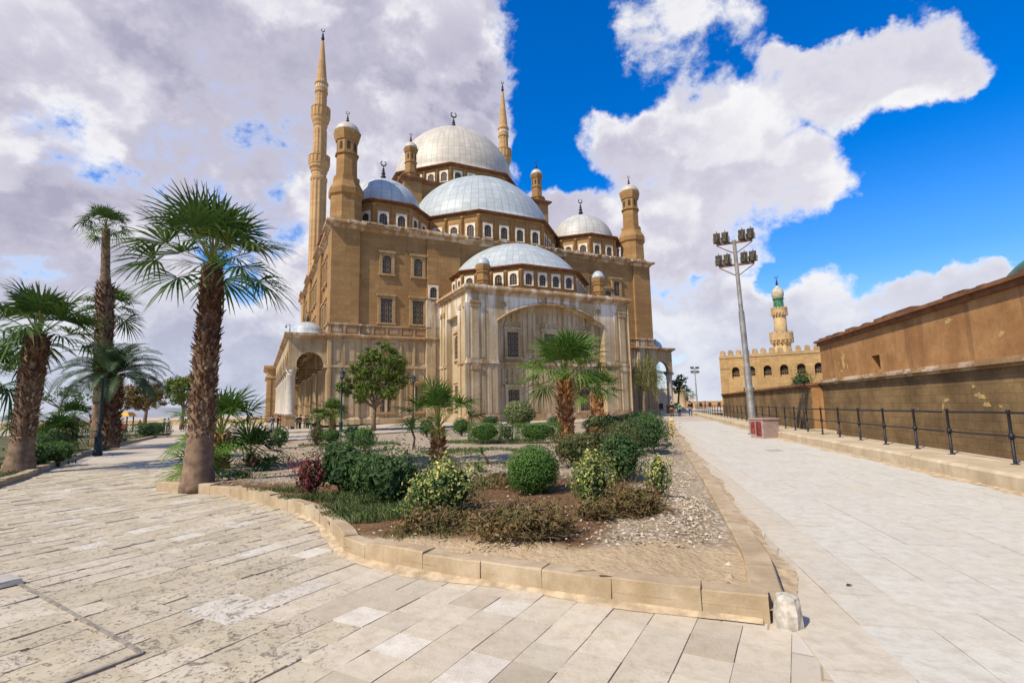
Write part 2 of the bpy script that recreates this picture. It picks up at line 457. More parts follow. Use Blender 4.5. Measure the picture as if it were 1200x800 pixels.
# central block
C0, C1 = 11.0, 35.0
cb = [(C0,C0),(C0+2.6,C0),(C0+2.6,C0+.5),(C1-2.6,C0+.5),(C1-2.6,C0),(C1,C0),(C1,C0+2.6),(C1-.5,C0+2.6),(C1-.5,C1-2.6),(C1,C1-2.6),(C1,C1),(C1-2.6,C1),(C1-2.6,C1-.5),(C0+2.6,C1-.5),(C0+2.6,C1),(C0,C1),(C0,C1-2.6),(C0+.5,C1-2.6),(C0+.5,C0+2.6),(C0,C0+2.6)]
mb = MB(); mb.sweep(cb, [(0,22.9),(0,34.3)], 0); part(mb, 'central_block', [M['plaster']])
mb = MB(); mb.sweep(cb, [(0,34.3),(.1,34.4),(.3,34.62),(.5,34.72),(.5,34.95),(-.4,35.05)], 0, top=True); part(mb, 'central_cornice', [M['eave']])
drum('central_drum', (23,23), 11.7, 35.0, 38.8, 4, 1.05, 1.6, 36.0, (7,0,1,6), mosque, .7)
o = dome('central_dome', (23,23,38.95), 10.35, 11.3, M['leadsunwarm'], mosque, 80); finial((0,0,11.25), 4.3, o)
# small lantern turrets on the central block
def turret(c, z0, base, shaft, hs, parent, name='turret', mat='plaster', nwin=8, dm='leadsmall'):
    """octagonal turret: hs = heights (flare, shaft, window band, cap, dome, finial)"""
    t = MB(); fl, sh, wb, cp, dh, fh = hs; r = shaft
    pr = [(base,0),(base*.98,fl*.55),(base*1.10,fl*.6),(base*1.12,fl*.72),(base*.98,fl*.8),(r*1.25,fl*.9),(r*1.28,fl),(r*1.02,fl+.08),(r,fl+sh*.5),(r,fl+sh-.1),(r*1.16,fl+sh-.05),(r*1.16,fl+sh+.1),(r,fl+sh+.16),
          (r,fl+sh+wb),(r*1.12,fl+sh+wb+.06),(r*1.3,fl+sh+wb+cp*.7),(r*1.34,fl+sh+wb+cp),(r*.9,fl+sh+wb+cp+.04)]
    t.lathe(pr, 8, (0,0,0), PI/8, 0, smooth=False)
    ap = r*math.cos(PI/8)
    for k in range(nwin):
        a = k*PI/4; ca, sa = math.cos(a), math.sin(a); w = r*.17; zz = fl+sh+wb*.28
        P = [(-w,zz),(w,zz)] + [(w*math.cos(q), zz+wb*.42+w*math.sin(q)*1.3) for q in [PI*i/6 for i in range(7)]]
        pts = [((ap+.012)*sa*1 + u*ca, -(ap+.012)*ca + u*sa, z) for u, z in P]
        t.add(pts, [tuple(range(len(pts)))], 1)
    o = t.build(name, [M[mat], M['void']], parent, (c[0],c[1],z0))
    zt = fl+sh+wb+cp
    d = MB(); d.lathe([(r*1.2*math.cos(q), dh*math.sin(q)) for q in [PI/2*i/10*.995 for i in range(11)]], 24); d.build('turret_dome', [M[dm]], o, (0,0,zt+.03))
    if fh: finial((0,0,zt+dh), fh, o)
    return o
for x in (C0+1.3, C1-1.3):
    for y in (C0+1.3, C1-1.3):
        turret((x,y), 35.05, 1.25, .82, (1.0,1.6,1.5,.7,1.05,1.6), mosque, 'lantern_turret', dm='leadsunwarm')
for x in (1.7, W-1.7):
    for y in (1.7, D-1.7):
        if y > 20: continue
        turret((x,y), 22.98, 1.85, 1.22, (5.6,2.9,1.7,1.15,1.35,1.6), mosque, 'corner_turret', dm='leadsunwarm')

# ------- minarets
def minaret(c):
    t = MB(); q = 2.35
    t.sweep([(-q,-q),(q,-q),(q,q),(-q,q)], [(.35,0),(.35,1.2),(0,1.5),(0,21.9),(.12,22.0),(.3,22.5),(.55,22.7),(.55,23.1),(.2,23.25),(-.1,24.0),(-.2,24.1),(-.2,24.9),(-.75,26.7),(-.8,27)], 0, top=True)
    # fluted twelve-sided shaft
    def fl(r, z0, z1):
        pts = []
        for k in range(48):
            a = 2*PI*k/48; rr = r*(1 if k % 4 in (0,1) else .93); pts.append((rr*math.cos(a), rr*math.sin(a)))
        t.prism(pts, z0, z1, 0)
    t.lathe([(1.75,26.6),(1.75,27.4),(1.6,27.6),(1.6,28.1)], 16, smooth=False); fl(1.52, 28, 46.6)
    t.lathe([(1.5,46.5),(1.62,46.7),(1.62,47.2),(1.45,47.4)], 16, smooth=False)
    fl(1.30, 46.5, 57.3); fl(1.1, 57.2, 65.3)
    o = t.build('minaret', [M['minaretstone']], mosque, (c[0],c[1],0))
    for z, r0, r1, h in ((47.4,1.4,2.0,4.2),(57.0,1.22,1.82,4.9)):
        b = MB(); n = 16
        b.lathe([(r0,0),(r0,h*.2),(r0*1.1,h*.24),(r0*1.15,h*.36),(r0*1.32,h*.44),(r1*.94,h*.56),(r1,h*.6),(r1,h*.66)], n, smooth=False)
        b.lathe([(r1*.97,h*.66),(r1*.97,h*.98),(r1*1.03,h),(r1*1.03,h*1.03),(r1*.88,h*1.03),(r1*.86,h*.68)], n, smooth=False)
        for k in range(n):
            a = 2*PI*(k)/n; b.obox((r1*.985*math.cos(a), r1*.985*math.sin(a), h*.82), (.06*math.cos(a),.06*math.sin(a),0), (-.09*math.sin(a),.09*math.cos(a),0), (0,0,h*.17))
        b.build('balcony', [M['minaretstone']], o, (0,0,z))
    b = MB(); b.lathe([(1.1,65.2),(1.28,65.4),(1.28,65.7),(1.18,65.8),(1.18,67.1),(1.34,67.3),(1.34,67.55),(1.2,67.6)], 16, smooth=False)
    for k in range(16):
        a = 2*PI*k/16+PI/16; b.obox((1.17*math.cos(a),1.17*math.sin(a),66.5), (.03*math.cos(a),.03*math.sin(a),0), (-.14*math.sin(a),.14*math.cos(a),0), (0,0,.3), 1)
    b.build('ring_band', [M['minaretstone'], M['winframe']], o)
    b = MB(); b.lathe([(1.2,67.6),(1.02,68.2),(.30,76.6),(.22,77)], 16, smooth=False); b.build('spire', [M['minaretstone']], o)
    finial((0,0,76.9), 2.9, o)
    # narrow openings on the shaft
for c in ((2.5,44.6),(W-2.5,44.6)): minaret(c)

# ------- the block that projects towards the garden, with its great arch
B0, B1, BF, BZ = 12.5, 33.5, -9.3, 13.5
bl = MB()
def front(u, d, z): return (u, BF+d, z)
arch_wall(bl, front, B0, B1, 0, BZ, 16.0, 30.0, 10.75, 13.05, 1.15, 0, n=28)
def leftf(u, d, z): return (B0+d, -u, z)        # u runs from the hall to the front: 0 .. 9.3
def rightf(u, d, z): return (B1-d, u-9.3, z)
for tf, (ra, rb) in ((leftf,(2.75,6.4)),(rightf,(2.9,6.55))):
    def q(a, mm=0): bl.add([tf(*p) for p in a], [(0,1,2,3)], mm)
    q([(-.3,0,0),(ra,0,0),(ra,0,BZ),(-.3,0,BZ)]); q([(rb,0,0),(9.3,0,0),(9.3,0,BZ),(rb,0,BZ)])
    q([(ra,0,11.6),(rb,0,11.6),(rb,0,BZ),(ra,0,BZ)]); q([(ra,.7,.9),(rb,.7,.9),(rb,.7,11.6),(ra,.7,11.6)])
    q([(ra,0,.9),(ra,.7,.9),(ra,.7,11.6),(ra,0,11.6)]); q([(rb,.7,.9),(rb,0,.9),(rb,0,11.6),(rb,.7,11.6)])
    q([(ra,.7,11.6),(rb,.7,11.6),(rb,0,11.6),(ra,0,11.6)]); q([(ra,0,0),(rb,0,0),(rb,0,.9),(ra,0,.9)]); q([(ra,0,.9),(rb,0,.9),(rb,.7,.9),(ra,.7,.9)])
bk = MB()
bk.box(15.99, 30.01, BF+1.15, BF+1.5, 0, 13.2, 0)
x = 16.3
rs = random.Random(5)
for i in range(21):                                                     # upright slabs of the niche wall
    w_ = .42; u = 16.25 + i*.665
    if any(a-.75 < u+w_/2 < b+.75 for a, b in ((17.6,18.95),(26.95,28.3),(22.3,23.7))):
        z_ = (3.9,5.7),(10.9, 12.0)
    else: z_ = (.9,5.9),(6.9,10.7+1.6*math.sin(PI*(u-16)/14))
    for a, b in z_:
        if b - a > .4: bk.box(u, u+w_, BF+1.05, BF+1.152, a, b, 0)
bk.box(16.02, 29.98, BF+.93, BF+1.153, 6.1, 6.4, 1); bk.box(16.02, 29.98, BF+.9, BF+1.154, 0, .75, 1)
part(bk, 'niche_wall', [M['clad'], M['trim']])
for a, b in ((17.6,18.95),(26.95,28.3)):
    square_window(a, b, 7.0, 9.75, BF+1.15, fm='clad'); square_window(a, b, .95, 3.4, BF+1.15, fm='clad')
square_window(22.3, 23.7, 7.0, 9.75, BF+1.15, fm='clad')
for zz in (10.2, 4.0):                                                   # blind arches over the niche windows
    for a, b in ((17.6,18.95),(26.95,28.3)) + (((22.3,23.7),) if zz > 5 else ()):
        mb = MB(); P = arch_pts(a-.3, b+.3, zz+.15, zz+1.05, 12)
        mb.tube([(u, BF+1.10, z) for u, z in P], .09, 6); part(mb, 'blind_arch', [M['clad']])
for side in (lambda u, d, z: (B0+.7+d, -u, z), lambda u, d, z: (B1-.7-d, u-9.3, z)):
    square_window(3.95, 5.2, 7.0, 9.6, 0, True, fm='clad', side=side); square_window(3.95, 5.2, 1.5, 4.0, 0, fm='clad', side=side)
BP = [(B0,BF),(B1,BF),(B1,.2),(B0,.2)]
mb = MB(); mb.sweep(BP, [(0,BZ-.02),(.06,BZ),(.06,BZ+.18),(.2,BZ+.28),(.34,BZ+.36),(.34,BZ+.44),(.5,BZ+.56),(.5,BZ+.74),(.42,BZ+.9),(-.6,BZ+.94)], 0, top=True)
for k in range(70):
    rs = random.Random(k+900); u = rs.uniform(B0-.3, B1-.2); l = rs.uniform(.25,.6)
    mb.box(u, u+l, BF-.42+rs.uniform(0,.08), BF, BZ+.9, BZ+.95+rs.uniform(.02,.1), 0)
part(mb, 'block_cornice', [M['trim']])
mb = bl                                                                 # band and plinth round the block, not across the openings
for u0, u1 in ((B0,15.98),(30.02,B1)):
    mb.box(u0-.14, u1, BF-.16, BF+.01, 6.12, 6.42, 1); mb.box(u0-.2, u1, BF-.24, BF+.012, 0, .8, 1); mb.box(u0-.1, u1, BF-.1, BF+.011, 6.42, 6.6, 1)
for x0, x1 in ((B0-.16,B0+.01),(B1-.01,B1+.16)):
    for v0, v1 in ((BF+.012,-6.42),(-2.73,-.35)):
        mb.box(x0, x1, v0, v1, 6.12, 6.42, 1); mb.box(x0-.06, x1+.06, v0, v1, 0, .8, 1)
for u, w_ in ((13.35,1.0),(32.65,1.0)):                                   # pilasters with capitals, panel strips
    for a, b in ((.82,6.1),(6.62,12.6)):
        mb.box(u-w_/2+.1, u+w_/2-.1, BF-.14, BF+.01, a, b, 0)
        for s in (-1.02, .82): mb.box(u+s-.12, u+s+.32, BF-.055, BF+.011, a+.15, b-.1, 0)
    for a in (5.5, 12.1): mb.box(u-w_/2-.02, u+w_/2+.02, BF-.22, BF+.012, a, a+.42, 1)
    mb.box(u-.62, u+.62, BF-.26, BF+.013, 12.5, 12.75, 1)
for s in (-.62, .12): mb.box(14.85+s+.55, 15.2+s+.55, BF-.05, BF+.012, .9, 6.0, 0); 
for tfx in (lambda a, b: (B0-a, B0+b), lambda a, b: (B1-b, B1+a)):
    for v in (-8.6,-7.2,-2.0,-.9):
        x0, x1 = tfx(.10, .01)
        for a, b in ((.85,6.1),(6.45,12.7)): mb.box(x0, x1, v-.26, v+.26, a, b, 0)
        x0, x1 = tfx(.18, .012); mb.box(x0, x1, v-.34, v+.34, 12.1, 12.5, 1)
part(mb, 'projecting_block', [M['cladwhite'], M['trim']])
mb = MB(); mb.tube([(u, BF-.03, z) for u, z in arch_pts(15.95, 30.05, 10.75, 13.1, 28)], .13, 6); part(mb, 'arch_moulding', [M['trim']])
for u in (16.75, 29.25):
    mb = MB(); mb.lathe([(.32,0),(.32,.06),(.22,.07),(.2,.03)], 20); o = mb.build('roundel', [M['sandframe']], mosque, (u, BF-.0, 12.55)); o.rotation_euler = (PI/2,0,0)
# tall white pier where the block meets the hall
mb = MB(); mb.box(10.9, 12.48, -.30, .2, .0, 14.4, 0); mb.box(33.52, 35.1, -.30, .2, 0, 14.4, 0); mb.box(11.5, 11.95, -.42, -.28, .9, 14.2, 0); part(mb, 'corner_pier', [M['cladwhite']])
# half dome over the block and its two small turrets
drum('mihrab_drum', (23,.2), 9.4, 14.4, 17.5, 4, .85, 1.45, 15.1, (6,7,0,1,2), mosque)
dome('mihrab_dome', (23,.2,17.65), 8.55, 4.9, M['lead'], mosque)
for x in (15.1, 30.7):
    turret((x,-7.6), 14.44, .72, .66, (1.0,.9,.15,.6,1.0,0), mosque, 'block_turret', nwin=0)
link('drum_window', drum_window_mesh(.85,1.45), mosque, (11.7, -.31, 14.55))
square_window(37.6, 38.7, 15.4, 17.9, .32, True)

# ------- open galleries along both flanks
def gallery(sgn):
    x_out = -4.0 if sgn < 0 else W+4.0; x_in = 0.0 if sgn < 0 else W
    lo, hi = min(x_out, x_in), max(x_out, x_in)
    def X(a): return x_in + sgn*a                                      # a = distance out from the hall wall
    g = MB(); n = 9; y0, st = .6, 4.5
    def ft(u, d, z): return (X(u) if sgn > 0 else X(4.0-u), y0+d, z)
    # front arch
    a0, a1 = (.45,3.15) if sgn > 0 else (.85,3.55)
    arch_wall(g, ft, .12 if sgn > 0 else 0, 4.0 if sgn > 0 else 3.88, 6.25, 9.4, a0, a1, 6.3, 7.9, .5, 0, back=True)
    # side arcade
    for i in range(n):
        s0 = y0 + st*i
        def sd(u, d, z, s0=s0): return (X(4.0)-sgn*d, (s0+u) if sgn > 0 else (s0+st-u), z)
        arch_wall(g, sd, .503 if (i == 0 and sgn > 0) else 0, st-.503 if (i == 0 and sgn < 0) else st, 6.25, 9.35, .55, st-.55, 6.3, 8.2, .6, 0, back=True)
    go = g.build('gallery_arcade', [M['clad']], mosque)
    r = MB()
    yl = y0+st*n
    poly = [(lo+(.12 if sgn > 0 else 0), y0),(hi-(.12 if sgn < 0 else 0), y0),(hi-(.12 if sgn < 0 else 0), yl),(lo+(.12 if sgn > 0 else 0), yl)]
    r.sweep(poly, [(0,9.36),(.1,9.4),(.22,9.55),(.45,9.66),(.45,9.92),(-.2,9.98)], 0, top=True)
    r.build('gallery_roof', [M['trim']], mosque)
    for i in range(n):
        y = y0 + st*(i+.5)
        mb = MB(); mb.lathe([(1.75,0),(1.75,.18)] + [(1.7*math.cos(q), .18+1.35*math.sin(q)) for q in [PI/2*k/9*.99 for k in range(10)]], 24)
        o = mb.build('gallery_dome', [M['leadsmall']], mosque, (X(2.0), y, 9.98)); finial((0,0,1.5), 1.4, o)
    def column(x, y, k=1.):
        c = MB()
        c.box(x-.46, x+.46, y-.46, y+.46, .0, 1.05, 1); c.box(x-.54, x+.54, y-.54, y+.54, 1.05, 1.2, 1); c.box(x-.54, x+.54, y-.54, y+.54, 0, .15, 1)
        c.lathe([(r_*k, z_) for r_, z_ in [(.46,1.2),(.46,1.32),(.40,1.42),(.365,1.5),(.33,5.3),(.38,5.38),(.38,5.46),(.34,5.5),(.36,5.6),(.5,5.95)]], 20, (x,y,0), 0, 0)
        c.box(x-.52, x+.52, y-.52, y+.52, 5.95, 6.25, 1)
        return c.build('column', [M['whitecol'], M['sandframe']], mosque)
    for i in range(n+1): column(X(3.62), y0 + st*i + (.42 if i == 0 else 0), 1.22 if i == 0 else .9)
    t = MB()
    for i in range(n+1):                                                # iron ties between hall and columns
        y = y0 + st*i + .3
        t.box(min(X(0.1),X(3.6)), max(X(0.1),X(3.6)), y-.05, y+.05, 6.28, 6.38, 0)
    for i in range(n): t.box(min(X(3.58),X(3.68)), max(X(3.58),X(3.68)), y0+st*i+.4, y0+st*i+st-.1, 6.27, 6.36, 0)
    t.build('tie_beam', [M['void']], mosque)
gallery(-1); gallery(1)
# portico at the far end of the left gallery and the courtyard behind the hall
mb = MB(); mb.sweep([(-5.4,42.5),(.1,42.5),(.1,52),(-5.4,52)], [(.1,0),(.1,.8),(0,.9),(0,7.4),(.25,7.5),(.25,7.8),(0,7.9),(0,8.9),(.2,9.0),(.55,9.3),(.55,9.7),(-.3,9.8)], 0, top=True)
for u in (-5.2,-4.3): mb.box(u, u+.5, 42.35, 42.52, .9, 7.4, 0)
part(mb, 'portico', [M['minaretstone']])
mb = MB(); mb.sweep([(.4,46.8),(W-.4,46.8),(W-.4,98),(.4,98)], [(0,0),(0,10.3),(.4,10.5),(.4,10.9),(-.3,11)], 0, top=True); part(mb, 'courtyard_wall', [M['minaretstone']])
# ------------------------------------------------------------------ foliage
def leaf_mat(name, stops, rough=.6, trans=.25, spec=.3):
    """stops: colours over the per-leaf value, mostly random, partly painted shading"""
    N = NT(name, rough, spec)
    stops = [(p, tuple(min(.8, v*1.35) for v in c_)) for p, c_ in stops]
    r = N.attr('rnd'); c = N.cramp(r, stops)
    n = N.noise(1.6, detail=3); c = N.mix(N.ramp(n, .35, .7, 0, .35), c, tuple(v*.6 for v in stops[0][1]))
    N.color(c)
    t = N.n.new('ShaderNodeBsdfTranslucent'); N.put(t.inputs['Color'], c)
    mx = N.n.new('ShaderNodeMixShader'); mx.inputs[0].default_value = trans
    N.t.links.new(N.b.outputs[0], mx.inputs[1]); N.t.links.new(t.outputs[0], mx.inputs[2])
    N.t.links.new(mx.outputs[0], N.n['Material Output'].inputs['Surface'])
    return N.mat
M['palmleaf'] = leaf_mat('fan palm leaf', [(0,(.028,.062,.012)),(.5,(.05,.098,.018)),(.8,(.09,.135,.03)),(1,(.20,.18,.06))], .6, .22, .2)
M['palmyoung'] = leaf_mat('bright palm leaf', [(0,(.036,.08,.012)),(.5,(.068,.13,.018)),(.85,(.13,.185,.035)),(1,(.26,.23,.07))], .6, .26, .2)
M['dateleaf'] = leaf_mat('date palm leaf', [(0,(.03,.065,.025)),(.6,(.06,.10,.04)),(1,(.14,.14,.07))], .5, .2)
M['box'] = leaf_mat('clipped box leaf', [(0,(.03,.075,.012)),(.5,(.06,.13,.018)),(.85,(.10,.18,.03)),(1,(.16,.20,.05))])
M['dark'] = leaf_mat('dark shrub leaf', [(0,(.022,.05,.013)),(.5,(.042,.085,.022)),(.88,(.075,.125,.033)),(1,(.15,.17,.07))])
M['mid'] = leaf_mat('green shrub leaf', [(0,(.03,.065,.012)),(.5,(.055,.11,.02)),(.85,(.09,.15,.03)),(1,(.17,.17,.06))])
M['varieg'] = leaf_mat('variegated leaf', [(0,(.03,.065,.015)),(.38,(.07,.115,.03)),(.6,(.20,.23,.06)),(.8,(.42,.38,.11)),(1,(.58,.50,.14))])
M['pale'] = leaf_mat('pale shrub leaf', [(0,(.05,.075,.025)),(.45,(.12,.15,.05)),(.8,(.24,.25,.10)),(1,(.36,.34,.15))])
M['red'] = leaf_mat('red shrub leaf', [(0,(.05,.012,.014)),(.5,(.16,.018,.025)),(1,(.26,.05,.045))])
M['dry'] = leaf_mat('dry twig', [(0,(.06,.045,.016)),(.3,(.10,.085,.025)),(.55,(.16,.085,.035)),(.8,(.20,.13,.065)),(1,(.10,.12,.035))], .85, .1)
M['brownhedge'] = leaf_mat('half dry hedge leaf', [(0,(.035,.055,.014)),(.4,(.07,.08,.025)),(.7,(.14,.085,.035)),(1,(.09,.12,.03))], .75, .15)
M['tree'] = leaf_mat('broad tree leaf', [(0,(.03,.065,.012)),(.5,(.065,.11,.02)),(.85,(.12,.16,.03)),(1,(.20,.20,.05))])
M['treebright'] = leaf_mat('yellow green tree leaf', [(0,(.05,.085,.010)),(.5,(.115,.155,.02)),(.85,(.19,.22,.03)),(1,(.28,.26,.06))])
M['weep'] = leaf_mat('yellowing willow leaf', [(0,(.075,.095,.02)),(.5,(.15,.165,.04)),(1,(.23,.22,.06))])
M['autumn'] = leaf_mat('rusty tree leaf', [(0,(.08,.07,.018)),(.5,(.17,.105,.03)),(.8,(.24,.145,.045)),(1,(.13,.14,.035))])
M['bark'] = plain('grey brown bark', (.16,.11,.07), .95, .45, 9, bump=.5)
M['palmbark'] = plain('palm trunk', (.17,.105,.06), .95, .45, 7, bump=.8)
M['palmsmooth'] = plain('smooth grey palm trunk', (.20,.13,.08), .95, .4, 5, bump=.6)
M['redbark'] = plain('red fibrous palm trunk', (.34,.15,.06), .95, .5, 10, bump=.6)
def boot_mat(name, stops):
    N = NT(name, .9, .15); N.color(N.cramp(N.attr('rnd'), stops)); return N.mat
M['boots'] = boot_mat('palm leaf bases', [(0,(.085,.042,.022)),(.4,(.175,.092,.046)),(.75,(.29,.185,.105)),(1,(.44,.33,.21))])
M['bootsred'] = boot_mat('red palm leaf bases', [(0,(.15,.06,.025)),(.45,(.38,.165,.06)),(.8,(.54,.28,.11)),(1,(.68,.48,.26))])
M['bootsdark'] = boot_mat('dark palm leaf bases', [(0,(.05,.024,.016)),(.5,(.12,.055,.03)),(.85,(.19,.095,.05)),(1,(.28,.17,.10))])
M['drylf'] = leaf_mat('dead palm leaf', [(0,(.17,.11,.055)),(.6,(.30,.21,.11)),(1,(.42,.32,.18))], .8, .2)

def leaf_cloud(P, Nn, size, rs, aspect=.5, tilt=.8, vary=.5):
    """leaf faces at points P (n,3) facing roughly Nn; returns V, F"""
    n = len(P)
    nn = Nn + rs.normal(0, tilt*.6, (n,3)); nn /= np.linalg.norm(nn, axis=1)[:,None] + 1e-9
    t = rs.normal(0, 1, (n,3)); t -= nn*(t*nn).sum(1)[:,None]; t /= np.linalg.norm(t, axis=1)[:,None] + 1e-9
    b = np.cross(nn, t)
    s = size*(1 + vary*(rs.rand(n)-.5)*2)[:,None]
    V = np.empty((n,4,3))
    V[:,0] = P - t*s*.5; V[:,1] = P + b*s*aspect*.5 + nn*s*.10; V[:,2] = P + t*s*.5 - nn*s*.06; V[:,3] = P - b*s*aspect*.5 + nn*s*.10
    return V.reshape(-1,3), np.arange(4*n).reshape(n,4)

def lumpy(dirs, seed, amp=.12, f=3.0):
    rs = np.random.RandomState(seed); o = np.ones(len(dirs))
    for k in range(9):
        d = rs.normal(0,1,3); d /= np.linalg.norm(d); ph = rs.rand()*6.28
        o += amp*np.sin(dirs@d*f*(1+k*.35)+ph)/(1+k*.25)
    return o

def shrub_mesh(name, mat, rx, ry, h, n, size, seed, square=0., amp=.10, aspect=.5, fill=.75, low=.0, tilt=.8, boxy=False):
    """foliage as single leaves in a lumpy shell round an opaque heart of larger leaves"""
    rs = np.random.RandomState(seed)
    d = rs.normal(0,1,(n,3)); d /= np.linalg.norm(d,axis=1)[:,None]
    if boxy:
        A = np.array([ry*h, ry*h, rx*h, rx*h, 2*rx*ry, .3*rx*ry]); fc = rs.choice(6, n, p=A/A.sum()); d = rs.rand(n,3)*2-1
        d[np.arange(n), fc//2] = np.where(fc % 2, -1., 1.); d[fc == 4, 2] = 1.; d[fc == 5, 2] = -1.
        d = d/(np.linalg.norm(d,axis=1)[:,None].clip(1,2)**.10)
    elif square:
        m = np.abs(d).max(1)[:,None]; d = d*(1-square) + d/m*square*.8
    sh = lumpy(d/np.linalg.norm(d,axis=1)[:,None], seed+1, amp)
    sh += amp*.5*rs.normal(0,1,n)*.4
    if amp >= .1:
        sh = 1 + (sh-1)*1.7; sh = sh*np.where(rs.rand(n) < .15, 1+.34*rs.rand(n)**1.6, 1.)
    r = sh*np.where(rs.rand(n) < fill, 1-.16*rs.rand(n)**1.5, .55+.35*rs.rand(n))
    P = d*r[:,None]*np.array([rx,ry,h/2]) ; P[:,2] += h/2
    k = P[:,2] > low*h; P = P[k]; d2 = d[k]; nl = len(P)
    P[:,2] = np.maximum(P[:,2], .01)
    Nn = d2/np.linalg.norm(d2,axis=1)[:,None]; Nn[:,2] += .25
    V, F = leaf_cloud(P, Nn, size, rs, aspect, tilt)
    rnd = np.clip(rs.rand(nl)*.85 + .15*(Nn[:,2]), 0, 1)  # upward leaves get lighter tones, light from above put into the colour
    # heart: big leaves that close the inside, darker tones painting its shade
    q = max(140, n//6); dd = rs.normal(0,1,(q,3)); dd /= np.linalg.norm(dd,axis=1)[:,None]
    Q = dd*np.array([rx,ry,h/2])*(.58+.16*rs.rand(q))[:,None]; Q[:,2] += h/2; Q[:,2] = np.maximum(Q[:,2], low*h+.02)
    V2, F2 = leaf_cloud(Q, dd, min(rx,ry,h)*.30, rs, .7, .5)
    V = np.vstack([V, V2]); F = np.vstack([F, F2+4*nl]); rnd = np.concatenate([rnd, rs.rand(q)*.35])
    return np_mesh(name, V, F, mat, rnd)

def twigs_mesh(name, mat, rx, ry, h, n, seed, th=.006, up=.5):
    """a tangle of thin bent twigs"""
    rs = np.random.RandomState(seed); V = []; F = []
    for i in range(n):
        a = rs.rand()*6.28; q = math.sqrt(rs.rand())*.9; p = np.array([rx*q*math.cos(a), ry*q*math.sin(a), rs.rand()*h*.75*(1-q*q)])
        d = rs.normal(0,1,3); d[2] = abs(d[2])*up; d /= np.linalg.norm(d); L = (.25+.5*rs.rand())*h*1.1
        s = np.cross(d, rs.normal(0,1,3)); s /= np.linalg.norm(s); s *= th*(.6+.8*rs.rand())
        m = p + d*L*.5 + rs.normal(0,.06,3)*L; e = p + d*L + np.array([0,0,-.25*L*rs.rand()])
        o = len(V); V += [p-s, p+s, m+s, m-s, e+s*.4, e-s*.4]; F += [(o,o+1,o+2,o+3),(o+3,o+2,o+4,o+5)]
    return np_mesh(name, np.array(V), np.array(F), mat, rs.rand(len(F)))

def stem_mesh(name, h, r, n, seed, mat):
    rs = random.Random(seed); mb = MB()
    for k in range(n):
        a = 6.28*k/n + rs.random(); q = r*rs.uniform(.1,.5)
        mb.tube([(q*.3*math.cos(a),q*.3*math.sin(a),-.05),(q*math.cos(a),q*math.sin(a),h*.5),(q*1.8*math.cos(a+.4),q*1.8*math.sin(a+.4),h)], [.022,.016,.008], 5)
    return mb.mesh(name, mat)

def shrub(label, x, y, w, h, mat, leaf, n, seed, cat='shrub', name='shrub', group=None, z=.17, ry=None, stems=True, dead=0, **kw):
    t = thing(name, label, cat, (x,y,z), 0, group)
    link('foliage', shrub_mesh('foliage', M[mat], w/2, (ry or w)/2, h, n, leaf, seed, **kw), t)
    if stems: link('stem', stem_mesh('stem', h*.55, w*.4, 5, seed, M['bark']), t)
    if dead: link('dry_twigs', twigs_mesh('dry_twigs', M['dry'], w*.5, (ry or w)*.5, h*.6, dead, seed+3), t)
    return t

# ------- palms
def fan_leaf(az, el, lp, Rb, rs, nseg=22, droop=.35, spread=1.7):
    d = np.array([math.cos(el)*math.cos(az), math.cos(el)*math.sin(az), math.sin(el)])
    s = np.array([-math.sin(az), math.cos(az), 0.]); nn = np.cross(s, d)*-1
    if nn[2] < 0: nn = -nn
    V = []; F = []; c = []
    # petiole, bending down towards its end
    sag = lp*.10
    p0 = np.zeros(3); p1 = d*lp*.5 + np.array([0,0,sag*.3]); p2 = d*lp
    w = .022*Rb/.8
    for a, b, wa, wb in ((p0,p1,w*1.7,w),(p1,p2,w,w*.8)):
        o = len(V); V += [a-s*wa, a+s*wa, b+s*wb, b-s*wb]; F.append((o,o+1,o+2,o+3)); c.append(.85+.1*rs.rand())
    tw = rs.normal(0,.25)
    s2 = s*math.cos(tw) + nn*math.sin(tw); n2 = -s*math.sin(tw) + nn*math.cos(tw)
    # the blade leans further down than the petiole
    lean = rs.uniform(.0,.36)*(1-.75*max(0,min(1,(el-.5)/.7))) + max(0, .4-el)*.2
    d2 = d*math.cos(lean) - n2*math.sin(lean); n3 = n2*math.cos(lean) + d*math.sin(lean)
    tone = rs.rand()*.5
    for k in range(nseg):
        th = spread*(2*k/(nseg-1)-1)*(.98+.04*rs.rand()); L = Rb*(.74+.26*math.cos(th*.62))*(.9+.2*rs.rand())
        dr = d2*math.cos(th) + s2*math.sin(th); side = -d2*math.sin(th) + s2*math.cos(th)
        fold = n3*(.05*Rb)*(1 if k % 2 else -1)*.5 + n3*.16*Rb*abs(math.sin(th))
        hw = Rb*spread*1.05/nseg*.50
        def pt(q, lat, fo): 
            p = p2 + dr*L*q + side*lat + fo
            p[2] -= droop*Rb*(q**2.6)*(.45+1.1*g); return p
        g = rs.rand()
        o = len(V)
        V += [pt(.04,-.006,0), pt(.04,.006,0), pt(.48,hw*.86,fold), pt(.48,-hw*.86,fold), pt(.78,hw*.5,fold*1.1), pt(.78,-hw*.5,fold*1.1), pt(1.03,.004,fold*1.0), pt(1.03,-.004,fold*1.0)]
        F += [(o,o+1,o+2,o+3),(o+3,o+2,o+4,o+5),(o+5,o+4,o+6,o+7)]
        v = min(1, tone + .4*rs.rand()); c += [v, v, min(1, v+.12)]
    return V, F, c
